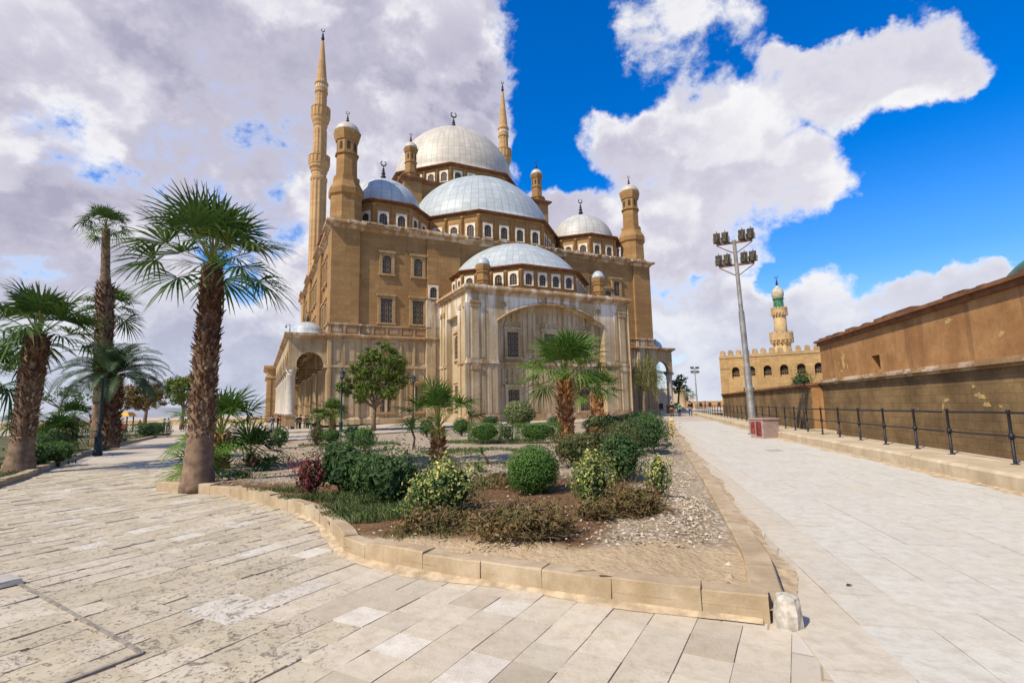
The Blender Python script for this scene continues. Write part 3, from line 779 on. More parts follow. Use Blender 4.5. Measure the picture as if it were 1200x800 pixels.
def palm_crown(name, mat, nleaf, lp, Rb, seed, el0=1.45, el1=-.55, nseg=22, droop=.35):
    rs = np.random.RandomState(seed); V = []; F = []; C = []
    for i in range(nleaf):
        q = (i+.5)/nleaf; el = el0 + (el1-el0)*q**1.15 + rs.normal(0,.10); az = i*2.39996 + rs.normal(0,.15)
        k = (.80+.20*min(1, q*2.5))
        v, f, c = fan_leaf(az, el, lp*k*(.8+.4*rs.rand()), Rb*(.9+.1*min(1,q*3))*(.85+.3*rs.rand()), rs, nseg, droop*(.5+.8*q)*(.7+.6*rs.rand()))
        o = len(V); V += v; F += [tuple(a+o for a in g) for g in f]; C += c
    return np_mesh(name, np.array(V), np.array(F), mat, C)
def trunk_path(h, lean=(0,0), bend=.0, n=9):
    return [(lean[0]*(i/n)**1.3 + bend*math.sin(PI*i/n), lean[1]*(i/n)**1.3, h*i/n) for i in range(n+1)]
def boots_mesh(name, mat, path, rad, z0, z1, n, size, seed, up=.75, out=.9):
    """old leaf bases left on a palm trunk"""
    rs = np.random.RandomState(seed); V = []; F = []
    P = np.array(path); zs = P[:,2]
    for i in range(n):
        q = i/n; z = z0 + (z1-z0)*q; a = i*2.39996 + rs.normal(0,.2)
        cx = np.interp(z, zs, P[:,0]); cy = np.interp(z, zs, P[:,1]); r = np.interp(z, zs, rad)
        o_ = np.array([math.cos(a), math.sin(a), 0]); s = np.array([-math.sin(a), math.cos(a), 0]); u = np.array([0,0,1.])
        L = size*(.6+.8*rs.rand())*(.45+.55*min(1, q*5)); w = size*.42*(.7+.6*rs.rand())
        b = np.array([cx,cy,z]) + o_*r*.9; e = b + o_*L*out*(.5+.8*rs.rand()) + u*L*up*(.6+.8*rs.rand()) + s*rs.normal(0,.1)*L
        k = len(V)
        V += [b-s*w-u*w*.3, b+s*w-u*w*.3, b+o_*w*.8-u*w*.9, e-s*w*.45, e+s*w*.45, e+o_*w*.1-u*w*.35]
        F += [(k,k+1,k+4,k+3),(k+1,k+2,k+5,k+4),(k+2,k,k+3,k+5),(k+3,k+4,k+5,k+5)]
    me = np_mesh(name, np.array(V), np.array([f for f in F if f[2] != f[3]] ), mat, rs.rand(len(V)//6).repeat(3))
    return me
def palm(label, x, y, h, rb, rt, ncr, lp, Rb, seed, z=.1, lean=(0,0), bend=0, mat='palmleaf', trunk='palmbark', boots='boots', nb=260, bs=.12, bz=(.2,1.), el=(1.45,-.55),
         nseg=22, droop=.35, flare=1.25, upper=None, name='palm_tree', cat='palm', group=None, smooth_to=0, dead=0, rads=None):
    t = thing(name, label, cat, (x,y,z), 0, group)
    P = trunk_path(h, lean, bend)
    n = len(P)-1
    rad = rads or [rb*(1+(flare-1)*max(0,1-i/n*6)) + (rt-rb)*(i/n) for i in range(n+1)]
    mb = MB(); rs = random.Random(seed); PP = []; RR = []
    m = n*6
    for i in range(m+1):
        f = i/m*n; j = min(n-1, int(f)); g = f-j
        PP.append(tuple(P[j][k]*(1-g)+P[j+1][k]*g for k in range(3)))
        RR.append((rad[j]*(1-g)+rad[j+1]*g)*(1 + (.045 if i % 2 else -.03) + rs.uniform(-.02,.02)))
    PP[0] = (PP[0][0],PP[0][1],-.1)
    js = int(m*smooth_to)
    if js:
        mb.tube(PP[:js+1], RR[:js+1], 16, 1); mb.tube(PP[js:], RR[js:], 16, 0)
    else: mb.tube(PP, RR, 16, 0)
    tr = mb.build('trunk', [M[trunk], M['palmsmooth']], t)
    if nb: link('leaf_bases', boots_mesh('leaf_bases', M[boots], P, rad, h*bz[0], h*bz[1], nb, bs, seed), tr)
    if upper: link('leaf_bases', boots_mesh('leaf_bases', M[upper[0]], P, rad, h*upper[1], h*1.0, upper[2], bs*1.15, seed+4), tr)
    top = (lean[0], lean[1], h)
    link('crown', palm_crown('crown', M[mat], ncr, lp, Rb, seed, el[0], el[1], nseg, droop), t, top)
    if dead: link('dead_fronds', palm_crown('dead_fronds', M['drylf'], dead, lp*.6, Rb*.75, seed+9, -.75, -1.25, 14, .5), t, (top[0], top[1], h-.05))
    return t

def frond(az, el, L, rs, npair=34):
    """feather leaf: arching rib with narrow leaflets"""
    V = []; F = []; C = []
    ca, sa = math.cos(az), math.sin(az); s = np.array([-sa, ca, 0.])
    pts = []; p = np.zeros(3); e = el
    for i in range(npair+1):
        pts.append(p.copy()); p = p + np.array([math.cos(e)*ca, math.cos(e)*sa, math.sin(e)])*L/npair; e -= (1.7/npair)*(.5+i/npair)
    for i in range(npair):
        a, b = pts[i], pts[i+1]; w = .018*(1-i/npair)+.004; o = len(V)
        V += [a-s*w, a+s*w, b+s*w, b-s*w]; F.append((o,o+1,o+2,o+3)); C.append(.8)
        if i < 4: continue
        t = (b-a)/np.linalg.norm(b-a); up = np.cross(t, s); up = up if up[2] > 0 else -up
        ll = L*.24*math.sin(PI*min(1,(i-2)/(npair-1))**.7*.93+.15)
        for sg in (-1,1):
            d = s*sg*.8 + t*.65 + up*.22; d /= np.linalg.norm(d); q = a + d*ll; q[2] -= ll*.25*rs.rand(); m = a + d*ll*.5
            wv = t*.022*L/2; o = len(V)
            V += [a-wv*.5, a+wv*.5, m+wv, m-wv]; F.append((o,o+1,o+2,o+3)); V += [q, q+wv*.15]; F.append((o+3,o+2,o+5,o+4)); v = rs.rand()*.8; C += [v,v]
    return V, F, C
def date_crown(name, mat, nleaf, L, seed, el0=1.3, el1=-.35):
    rs = np.random.RandomState(seed); V = []; F = []; C = []
    for i in range(nleaf):
        q = (i+.5)/nleaf
        v, f, c = frond(i*2.39996+rs.normal(0,.1), el0+(el1-el0)*q+rs.normal(0,.08), L*(.8+.3*rs.rand()), rs)
        o = len(V); V += v; F += [tuple(a+o for a in g) for g in f]; C += c
    return np_mesh(name, np.array(V), np.array(F), mat, C)

# ------- broad trees
def tree(label, x, y, trunk_h, r0, blobs, leaf, n, seed, mat, z=.1, group=None, tilt=1., name='leafy_tree', cat='tree', aspect=.5, hang=0.):
    """blobs: (dx, dy, dz, radius, flatness); limbs run from the trunk top to each blob"""
    t = thing(name, label, cat, (x,y,z), 0, group)
    rs = random.Random(seed); mb = MB()
    b0 = (0.06*trunk_h, 0, trunk_h)
    mb.tube([(0,0,-.1),(rs.uniform(-.04,.04),0,trunk_h*.3),(b0[0]*.4,0,trunk_h*.65),b0], [r0*1.3,r0,r0*.85,r0*.75], 10)
    for dx, dy, dz, rr, fl in blobs:
        m = ((b0[0]+dx)*.5+rs.uniform(-.1,.1)*rr, dy*.45, b0[2]+(dz-b0[2])*.45+.1*rr)
        mb.tube([b0, m, (dx,dy,dz)], [r0*.6, r0*.36, r0*.1], 7)
        for k in range(4):
            a = rs.random()*6.28
            mb.tube([m, (dx+rr*.4*math.cos(a), dy+rr*.4*math.sin(a), dz+rs.uniform(-.2,.4)*rr), (dx+rr*.85*math.cos(a), dy+rr*.85*math.sin(a), dz+rs.uniform(-.3,.6)*rr)], [r0*.24, r0*.14, r0*.05], 5)
    mb.build('trunk', [M['bark']], t)
    q = np.random.RandomState(seed); tot = sum(b[3]**2 for b in blobs); Vs = []; Fs = []; Cs = []; o = 0
    for dx, dy, dz, rr, fl in blobs:
        k = int(n*rr**2/tot)
        # clumps inside each blob, so that sky shows between them
        nc = max(8, int(20*rr)) if rr < 3 else 60
        cd = q.normal(0,1,(nc,3)); cd /= np.linalg.norm(cd,axis=1)[:,None]
        cc = cd*(rr*(.35+.62*q.rand(nc)**.6))[:,None]; cc[:,2] *= fl
        cr = rr*(.14+.24*q.rand(nc))
        ci = q.randint(0, nc, k); g = q.normal(0,1,(k,3)); g /= np.linalg.norm(g,axis=1)[:,None]
        P = cc[ci] + g*(cr[ci]*(.35+.65*q.rand(k)**.5))[:,None]*np.array([1,1,.75])
        if hang: P[:,2] -= hang*q.rand(k)**2
        fr_ = q.rand(k) < .18; u_ = q.normal(0,1,(k,3)); u_ /= np.linalg.norm(u_,axis=1)[:,None]; u_ = u_*(rr*1.02*q.rand(k)**.4)[:,None]; u_[:,2] *= fl
        P[fr_] = u_[fr_]
        Nn = g.copy(); Nn[:,2] += .5
        V, F = leaf_cloud(P+np.array([dx,dy,dz]), Nn, leaf, q, aspect, tilt)
        Vs.append(V); Fs.append(F+o); o += len(V); Cs.append(np.clip(q.rand(k)*.75+.2*g[:,2]+.08*q.normal(0,1,nc)[ci], 0, 1))  # clump tops get lighter tones, top light painted per leaf
    link('crown', np_mesh('crown', np.vstack(Vs), np.vstack(Fs), M[mat], np.concatenate(Cs)), t)
    return t
# ------------------------------------------------------------------ ground, paving, kerbs, garden bed
def sst(a, b, x): t = max(0, min(1, (x-a)/(b-a))); return t*t*(3-2*t)
def zg(x, y): return -.75*sst(38, 72, y)*sst(-13, -24, x)
def interp(tab, v):
    if v <= tab[0][0]:
        (a,b),(c,d) = tab[0],tab[1]
    elif v >= tab[-1][0]: (a,b),(c,d) = tab[-2],tab[-1]
    else:
        for i in range(len(tab)-1):
            if tab[i][0] <= v <= tab[i+1][0]: (a,b),(c,d) = tab[i],tab[i+1]; break
    return b + (d-b)*(v-a)/(c-a)
RB = [(-30,-.6),(8.6,8.31),(10.9,8.88),(14.8,9.75),(23,11.6),(34.2,14.6),(49,18.5),(60.3,21.6),(78,26.5)]     # right edge of the road: y -> x
def paved(name, c1, c2, mortar, bw, bh, rot, spots=(.2,.17,.13)):
    N = NT(name, .82, .25)
    v = N.mapped((1,1,1), (0,0,rot), src=N.coord('Object'))
    br = N.new('ShaderNodeTexBrick'); N.put(br.inputs['Vector'], v)
    br.inputs['Scale'].default_value = 1; br.inputs['Brick Width'].default_value = bw; br.inputs['Row Height'].default_value = bh
    br.inputs['Mortar Size'].default_value = .008; br.inputs['Mortar Smooth'].default_value = .2
    br.inputs['Color1'].default_value = (*c1,1); br.inputs['Color2'].default_value = (*c2,1); br.inputs['Mortar'].default_value = (*mortar,1)
    n = N.noise(.5, detail=7, rough=.65); n2 = N.noise(5, detail=7, rough=.7)
    c = N.mix(N.ramp(n, .4, .7, 0, .5), br.outputs['Color'], mortar)
    c = N.mix(N.ramp(n2, .5, .75, 0, .45), c, spots)
    N.color(c); N.bump(N.math('SUBTRACT', n2, br.outputs['Fac']), .35, .012)
    return N.mat
M['plaza'] = paved('plaza paving', (.44,.37,.28), (.54,.48,.39), (.34,.26,.16), .56, .31, R(29+90))
ys = list(np.arange(-30, 80, 3.)) + [82,90,100,115,135,160,200,260,340]
V = []; F = []; nx = 46
for y in ys:
    xr = interp(RB, y) if y < 79 else 300
    for i in range(nx):
        q = i/(nx-1); x = xr - (xr+300)*(1-q)**2.6
        V.append((x, y, zg(x, y)-.0085))
for j in range(len(ys)-1):
    for i in range(nx-1): F.append((j*nx+i, j*nx+i+1, (j+1)*nx+i+1, (j+1)*nx+i))
setting(link('ground', np_mesh('ground', V, F, M['plaza'])))
mb = MB(); mb.add([(interp(RB,-30),-30,-1.1),(80,-30,-1.1),(80,80,-1.1),(interp(RB,80),80,-1.1)], [(0,1,2,3)]); 
M['dust'] = plain('dusty earth', (.26,.19,.12), .95, .35, 1.2, bump=.4)
setting(mb.build('passage_ground', [M['dust']]))

# slabs laid one by one
def slab_mat(name, rough=.8):
    N = NT(name, rough, .28)
    c0 = N.attr('tint', 'Color'); c = c0; n = N.noise(7, detail=8, rough=.72); n2 = N.noise(1.1, detail=6, rough=.6); n3 = N.noise(38, detail=4, rough=.7)
    er = N.attr('rnd')
    c = N.mix(N.ramp(n, .38, .72, 0, .42), c, (.30,.225,.13)); c = N.mix(N.ramp(n2, .42, .7, 0, .35), c, (.52,.45,.34))
    c = N.mix(N.ramp(n3, .6, .75, 0, .3), c, (.20,.155,.10))
    c = N.mix(N.ramp(N.noise(.45, detail=7, rough=.66), .5, .7, 0, .14), c, (.38,.325,.24))
    of = N.n.new('ShaderNodeVectorMath'); of.operation = 'MULTIPLY_ADD'; N.put(of.inputs[0], c0); of.inputs[1].default_value = (311.,277.,199.); N.put(of.inputs[2], N.coord())
    pit = N.math('MAXIMUM', N.math('MULTIPLY', N.ramp(N.noise(9, of.outputs[0], detail=11, rough=.8, dist=.5), .57, .63), .8), N.math('MULTIPLY', N.ramp(N.noise(30, of.outputs[0], detail=5, rough=.7), .58, .68), .8))
    er = N.ramp(er, .16, .9)
    c = N.mix(N.math('MULTIPLY', N.math('MULTIPLY', pit, er), .5), c, (.33,.25,.145))
    N.color(c)
    h = N.math('ADD', N.math('MULTIPLY', n, .5), N.math('MULTIPLY', N.math('MULTIPLY', pit, er), -1.2))
    N.bump(h, .85, .024)
    return N.mat
M['slab'] = slab_mat('limestone slab')
def pip(poly, x, y):
    c = False; n = len(poly)
    for i in range(n):
        (x1,y1),(x2,y2) = poly[i], poly[(i+1)%n]
        if (y1 > y) != (y2 > y) and x < (x2-x1)*(y-y1)/(y2-y1)+x1: c = not c
    return c
KERB = [(-7.5,10.9),(-6.2,10.43),(-5.4,9.98),(-4.6,9.32),(-3.95,8.74),(-3.4,8.2),(-2.9,7.6),(-2.48,6.98),(-2.15,6.4),(-1.93,5.95),(-1.62,5.66)]   # curved front, outer foot
KERB2 = [(-1.62,5.66),(-.88,5.2),(-.2,4.86),(.39,4.56),(.91,4.30),(1.45,4.08),(1.84,3.93)]                                         # straight front
RK = [(1.99,3.97),(2.45,5.15),(2.96,6.9),(3.85,9.98),(5.34,15.46),(8.2,25.6),(11.1,35.6),(14.2,46.5)]                              # road side
BACK = [(7.5,45.8),(1.2,39.8),(-3.75,36.2),(-6.7,33.0),(-8.4,31.2),(-11.8,26.1),(-12.8,24.9),(-12.6,21.0),(-9.2,14.5)]
BED = KERB + KERB2[1:] + RK + BACK
def road_x(y): return interp([(p[1],p[0]) for p in RK], y)
LK = [(-9.9,8.4),(-12.6,13.3),(-15.6,18.1),(-20,25.6),(-26.4,39.6)]
def left_x(y): return interp([(p[1],p[0]) for p in LK], y)
def slabs(name, inside, ang, rowh, lens, box, seed, tint, zvar, gap=.006, square_from=None):
    rs = random.Random(seed); ca, sa = math.cos(ang), math.sin(ang); V = []; F = []; col = []; er = []
    s0, s1, t0, t1 = box
    r = 0; s = s0
    while s < s1:
        sqz = square_from is not None and s > square_from
        t = t0 if sqz else t0 - rs.random()*.6
        while t < t1:
            L = .30 if sqz else rs.choice(lens)*rs.uniform(.96,1.04)
            cx, cy = (s+rowh/2), t+L/2
            X, Y = cx*ca-cy*sa, cx*sa+cy*ca
            if inside(X, Y):
                c, e, rough_zone = tint(X, Y, rs)
                z = rs.uniform(-.003,.003) + (rs.choice((0,0,.006,.014,.003))*zvar*rough_zone)
                tl = [rs.uniform(-.003,.003)*(1+2*rough_zone) for _ in range(4)]
                g = gap*(1+.9*rough_zone*rs.random())
                P = []
                for q, (a, b) in enumerate(((s+g,t+g),(s+rowh-g,t+g),(s+rowh-g,t+L-g),(s+g,t+L-g))):
                    j = .012*rough_zone
                    a += rs.uniform(-j,j); b += rs.uniform(-j,j)
                    P.append((a*ca-b*sa, a*sa+b*ca, z+tl[q]))
                o = len(V); V += P + [(x,y,-.045) for x,y,_ in P]
                F += [(o,o+1,o+2,o+3)] + [(o+4+k,o+4+(k+1)%4,o+(k+1)%4,o+k) for k in range(4)]
                col += [c]*5; er += [e]*5
            t += L
        s += rowh; r += 1
    return np_mesh(name, V, F, M['slab'], er, facecol=np.array(col))
def tint_plaza(X, Y, rs):
    zone = sst(-.6, -2.2, X+.35*(Y-4))*.75 + .25*(rs.random() < .12)        # the far left part is eroded
    zone = min(1, zone*(.55+.6*rs.random()))
    p = rs.random()
    if p < .42: c = (.545,.47,.35)
    elif p < .68: c = (.50,.425,.31)
    elif p < .73: c = (.42,.35,.25)
    elif p < .84: c = (.60,.545,.445)
    else: c = (.52,.455,.335)
    if zone > .35 and rs.random() < .5: c = (.475,.405,.28)
    k = rs.uniform(.9,1.1); return tuple(v*k for v in c), zone, zone
def in_plaza(X, Y):
    if Y < 1.2 or Y > 27 or X > road_x(Y)+.05 or X < left_x(Y)+.2 or X < -19: return False
    return not pip(BED, X, Y)
setting(link('plaza_slabs', slabs('plaza_slabs', in_plaza, R(-29), .31, (.31,.38,.46,.52), (-20,8,-6,30), 3, tint_plaza, .6, .0032, -3.1)))
def tint_road(X, Y, rs):
    p = rs.random(); c = (.555,.53,.445) if p < .6 else (.572,.547,.46) if p < .8 else (.535,.507,.425) if p < .96 else (.57,.51,.40)
    e = sst(.9,.1,X-road_x(Y)); c = tuple(a*(1-.45*e)+b*.45*e for a, b in zip(c, (.50,.38,.23)))
    if p > .992: c = (.36,.34,.31)
    return c, .12, .10
def in_road(X, Y): return 1.2 < Y < 44 and road_x(Y)+.06 < X < interp(RB, Y)-.02
setting(link('road_slabs', slabs('road_slabs', in_road, R(-12.8), .46, (.46,.6,.75), (-4,16,-1,48), 8, tint_road, .25, .003)))

# kerbs
M['kerb'] = masonry('sandstone kerb', (.36,.265,.155), (.50,.395,.26), streak=((.30,.19,.085), .55), blotch=2.2, bump=.7)
def kerb_run(mb, pts, wid, h, blk, seed, z0=-.06, gap=.004, side=1):
    """blocks along a line; width goes to the left of the walking direction"""
    rs = random.Random(seed); P = [Vector(p) for p in pts]
    seg = [(P[i+1]-P[i]).length for i in range(len(P)-1)]; T = sum(seg)
    def at(s):
        s = max(0, min(T-1e-6, s))
        for i, l in enumerate(seg):
            if s <= l: return P[i].lerp(P[i+1], s/l), (P[i+1]-P[i]).normalized()
            s -= l
        return P[-1], (P[-1]-P[-2]).normalized()
    s = 0
    while s < T-.05:
        L = min(blk*rs.uniform(.85,1.15), T-s); 
        if T-s-L < .25: L = T-s
        n = max(1, round(L/.25)); dz = rs.uniform(-.012,.012); vs = []
        for i in range(n+1):
            p, d = at(s + gap + (L-2*gap)*i/n); nl = Vector((-d.y, d.x))*side
            c = .010 + .008*rs.random()
            for o, z in ((0,z0),(0,h-c),(c*.9,h+rs.uniform(-.014,.005)),(wid-c,h+rs.uniform(-.010,.004)),(wid,h-c),(wid,z0)):
                q = p + nl*o; vs.append((q.x+rs.uniform(-.004,.004), q.y+rs.uniform(-.004,.004), z+(dz if z > 0 else 0)))
        fs = [(i*6+k, i*6+k+1, (i+1)*6+k+1, (i+1)*6+k) for i in range(n) for k in range(5)] + [tuple(range(6))[::-1], tuple(n*6+k for k in range(6))]
        if side < 0: fs = [f[::-1] for f in fs]
        mb.add(vs, fs); s += L
mb = MB()
kerb_run(mb, KERB, .17, .185, .8, 1); kerb_run(mb, KERB2, .20, .19, .72, 2)
kerb_run(mb, RK, .24, .135, .95, 3)
kerb_run(mb, BACK[::1], .16, .16, .9, 4)
setting(mb.build('garden_kerb', [M['kerb']]))
mb = MB(); kerb_run(mb, LK[0:], .22, .15, .9, 6); setting(mb.build('path_kerb', [M['kerb']]))

# sand and old mortar washed against the foot of the front kerb
def sand_strip(name, pts, wmin, wmax, seed):
    rs = random.Random(seed); P = [Vector(p) for p in pts]; V = []; F = []; k = 0
    for i in range(len(P)-1):
        d = (P[i+1]-P[i]); n = max(2, int(d.length/.05)); nl = Vector((d.y,-d.x)).normalized()
        for j in range(n):
            p = P[i] + d*(j/n); w = wmin + (wmax-wmin)*(.5+.5*math.sin(k*.11+seed)*math.sin(k*.047+1))*rs.uniform(.94,1.06); k += 1
            a = p - nl*.02; b = p + nl*w*.5; c = p + nl*w
            V += [(a.x,a.y,.032+rs.uniform(-.004,.004)), (b.x,b.y,.016+rs.uniform(-.002,.002)), (c.x,c.y,.002)]
    for i in range(k-1): F += [(i*3+q, i*3+q+1, (i+1)*3+q+1, (i+1)*3+q) for q in range(2)]
    return np_mesh(name, V, F, M['drift'], smooth=True)
M['drift'] = plain('drifted sand', (.44,.335,.205), .95, .3, 7, bump=.6)
setting(link('sand_drift_ground', sand_strip('sand_drift', KERB[5:]+KERB2[1:], .03, .17, 3)))
setting(link('sand_verge_ground', sand_strip('sand_verge', RK[:6], .05, .22, 5)))
setting(link('sand_foot_ground', sand_strip('sand_foot', [(interp(RB,y),y) for y in (40,30,25,20,17,14.8,12,10.9,9.8,8.6,7,5)], .05, .3, 8)))

# the bed: brown earth in the middle, sandy margin, pale gravel behind and along the road
def bed_mat():
    N = NT('garden earth', .95, .15)
    x, y, z = N.xyz()
    wob = N.math('MULTIPLY', N.math('SUBTRACT', N.noise(.55, detail=6), .5), 2.6)
    # distance along +Y behind the front: gravel starts at about y = 11
    grav = N.ramp(N.math('ADD', y, wob), 10.2, 11.6)
    # right margin gravel: x - (2.45 + .27*(y-5))
    rt = N.math('ADD', N.math('SUBTRACT', x, N.math('MULTIPLY', y, .30)), N.math('MULTIPLY', wob, .22))
    right = N.ramp(rt, -.95, -.55)
    front = N.math('ADD', N.math('ADD', N.math('MULTIPLY', x, .47), N.math('MULTIPLY', y, .88)), N.math('MULTIPLY', wob, .16))
    tip = N.math('SQRT', N.math('ADD', N.math('POWER', N.math('ABSOLUTE', N.math('SUBTRACT', x, 2.0)), 2.), N.math('POWER', N.math('ABSOLUTE', N.math('SUBTRACT', y, 4.2)), 2.)))
    sandy = N.math('MAXIMUM', N.ramp(N.math('SUBTRACT', front, N.math('MULTIPLY', x, .14)), 5.05, 4.75), N.ramp(N.math('ADD', tip, N.math('MULTIPLY', wob, .2)), 1.6, 1.2))
    n = N.noise(9, detail=8, rough=.75); n2 = N.noise(2.2, detail=6, rough=.65)
    soil = N.mix(N.ramp(n, .35, .7), (.10,.055,.026), (.22,.125,.06))
    soil = N.mix(N.ramp(n2, .5, .7, 0, .6), soil, (.26,.17,.09))
    vo = N.new('ShaderNodeTexVoronoi'); N.put(vo.inputs['Vector'], N.coord()); vo.inputs['Scale'].default_value = 17
    gcol = N.mix(N.ramp(N.xyz(vo.outputs['Color'])[0], .1, .9), (.36,.28,.18), (.60,.51,.39))
    gcol = N.mix(N.ramp(vo.outputs['Distance'], .35, .6, 0, .75), gcol, (.20,.145,.085))
    gcol = N.mix(N.ramp(N.noise(.7, detail=5), .45, .65, 0, .6), gcol, (.33,.25,.15))
    sand = N.mix(N.ramp(n, .3, .7), (.42,.30,.165), (.54,.41,.25))
    c = N.mix(N.math('MAXIMUM', grav, right), soil, gcol); c = N.mix(sandy, c, sand)
    N.color(c); N.bump(N.math('SUBTRACT', n, N.math('MULTIPLY', vo.outputs['Distance'], .5)), .8, .04)
    return N.mat
M['bed'] = bed_mat()
def inset_ok(x, y): return pip(BED, x, y)
def hump(x, y):
    h = .145 + .03*math.sin(x*2.1+y*1.3) + .022*math.sin(x*4.7-y*3.1)
    cx = .9; h += .10*math.exp(-((x-.6)**2/5 + (y-7.2)**2/4.5))
    f = .47*x+.88*y
    return h - .02*sst(5.4,4.7,f) - .085*sst(1.0,.3,road_x(y)-x)
vid = {}; V = []; F = []; st = .14
gx = np.arange(-8, 6, st); gy_ = np.arange(3.6, 17, st)
for i, x in enumerate(gx):
    for j, y in enumerate(gy_):
        if all(pip(BED, x+a, y+b) for a, b in ((0,0),(st,0),(0,st),(st,st))):
            f = []
            for a, b in ((0,0),(1,0),(1,1),(0,1)):
                k = (i+a, j+b)
                if k not in vid:
                    vid[k] = len(V); xx, yy = gx[0]+k[0]*st, gy_[0]+k[1]*st; rr = random.Random(k[0]*977+k[1]); V.append((xx, yy, hump(xx,yy)+rr.uniform(-.012,.012)))
                f.append(vid[k])
            F.append(f)
setting(link('garden_soil', np_mesh('garden_soil', V, F, M['bed'], smooth=True)))
mb = MB(); mb.add([(x,y,.085) for x,y in BED], [tuple(range(len(BED)))]); setting(mb.build('garden_gravel_ground', [M['bed']]))
# loose stones
M['pebble'] = boot_mat('pale limestone chips', [(0,(.21,.15,.085)),(.3,(.35,.27,.175)),(.7,(.48,.40,.285)),(1,(.60,.52,.41))])
def stones(name, pts, seed, s0, s1, zf):
    rs = np.random.RandomState(seed); n = len(pts)
    base = np.array([(1,0,0),(-1,0,0),(0,1,0),(0,-1,0),(0,0,1),(0,0,-1)], float)
    fc = np.array([(0,2,4),(2,1,4),(1,3,4),(3,0,4),(2,0,5),(1,2,5),(3,1,5),(0,3,5)])
    V = np.empty((n,6,3)); 
    for i, (x, y) in enumerate(pts):
        s = s0 + (s1-s0)*rs.rand()**2.2
        b = base*np.array([1,.8,.5])*(1+.35*rs.normal(0,1,(6,1))*.6)*s + rs.normal(0,.16*s,(6,3)); a = rs.rand()*6.28; c, d = math.cos(a), math.sin(a)
        V[i,:,0] = b[:,0]*c-b[:,1]*d+x; V[i,:,1] = b[:,0]*d+b[:,1]*c+y; V[i,:,2] = b[:,2]+zf(x,y)+s*.25
    F = (fc[None]+6*np.arange(n)[:,None,None]).reshape(-1,3)
    return np_mesh(name, V.reshape(-1,3), F, M['pebble'], np.repeat(rs.rand(n), 8))
rs = random.Random(77); pts = []
while len(pts) < 2500:                                                    # strip along the road kerb and the heap at the front
    y = 4.6 + 9*rs.random()**1.8; x = road_x(y) - .3 - abs(rs.gauss(0, .36)) - .1
    if y < 6.6: x -= rs.random()**1.5*1.1*(1 if rs.random() < .6 else 0)
    if pip(BED, x, y) and .47*x+.88*y > 4.95 and math.hypot(x-2,y-4.2) > 1.2+.35*rs.random(): pts.append((x,y))
while len(pts) < 3300:
    x, y = rs.uniform(-2.2,2.6), rs.uniform(5.3,10.5)
    if pip(BED, x, y) and rs.random() < .35+.4*math.sin(x*3)*math.sin(y*2.3): pts.append((x,y))
while len(pts) < 7500:
    x, y = rs.uniform(-9,5), 10.4 + 8*rs.random()**1.4
    if pip(BED, x-.2, y) and pip(BED, x+.3, y): pts.append((x,y))
o = link('gravel', stones('gravel', pts, 4, .010, .032, hump)); tag(o, 'loose pale limestone gravel scattered over the planted bed', 'gravel', kind='stuff')
pts = []
while len(pts) < 16:
    y = rs.uniform(4.25,5.1); x = road_x(y) - .30 - rs.random()*.16
    pts.append((x,y))
o = link('rubble', stones('rubble', pts, 9, .03, .065, hump)); tag(o, 'broken stone rubble behind the kerb at the tip of the bed', 'rubble', kind='stuff')

# lawn blades and weeds
M['grassblade'] = leaf_mat('grass blade', [(0,(.045,.08,.02)),(.6,(.085,.12,.03)),(1,(.17,.15,.06))], .7, .2)
def grass(pts, seed, h0, h1, w=.006, zf=hump):
    rs = np.random.RandomState(seed); n = len(pts); V = np.empty((n,4,3))
    for i, (x, y) in enumerate(pts):
        a = rs.rand()*6.28; h = h0+(h1-h0)*rs.rand(); c, s = math.cos(a), math.sin(a); z = zf(x,y)-.01; l = h*(.2+.6*rs.rand())
        b = a+1.2+rs.rand()*.8; ww = w*(.7+.6*rs.rand())
        V[i] = [(x-ww*c,y-ww*s,z),(x+ww*c,y+ww*s,z),(x+ww*.6*c+l*.4*math.cos(b),y+ww*.6*s+l*.4*math.sin(b),z+h*.65),(x+l*math.cos(b),y+l*math.sin(b),z+h)]
    return np_mesh('grass', V.reshape(-1,3), np.arange(4*n).reshape(n,4), M['grassblade'], rs.rand(n))
pts = []
def blob(cx, cy, rx, ry, n):
    for _ in range(n):
        a = rs.random()*6.28; q = math.sqrt(rs.random()); x, y = cx+rx*q*math.cos(a), cy+ry*q*math.sin(a)
        if pip(BED, x, y): pts.append((x,y))
blob(-1.9,7.2,.75,.45,2600); blob(-2.3,7.9,.7,.5,1400); blob(-3.1,8.75,.9,.28,1300); blob(-4.3,9.55,.7,.25,500); blob(-.9,6.2,.7,.35,260)
o = link('grass', grass(pts, 2, .04, .13)); tag(o, 'short green grass growing inside the curved kerb', 'grass', kind='stuff')
pts = []; blob(-1.6,17.5,1.8,1.2,2600); blob(-3.2,15.6,1.4,.8,1500); blob(-1.0,22.5,2.4,.9,2200); blob(-.4,13.2,1.0,.6,700); blob(-7.2,22.5,2.2,.9,1600)
o = link('lawn_grass', grass(pts, 3, .05,.14, .012, lambda x, y: .1)); tag(o, 'lawn strips on the gravel behind the front shrubs', 'grass', kind='stuff')

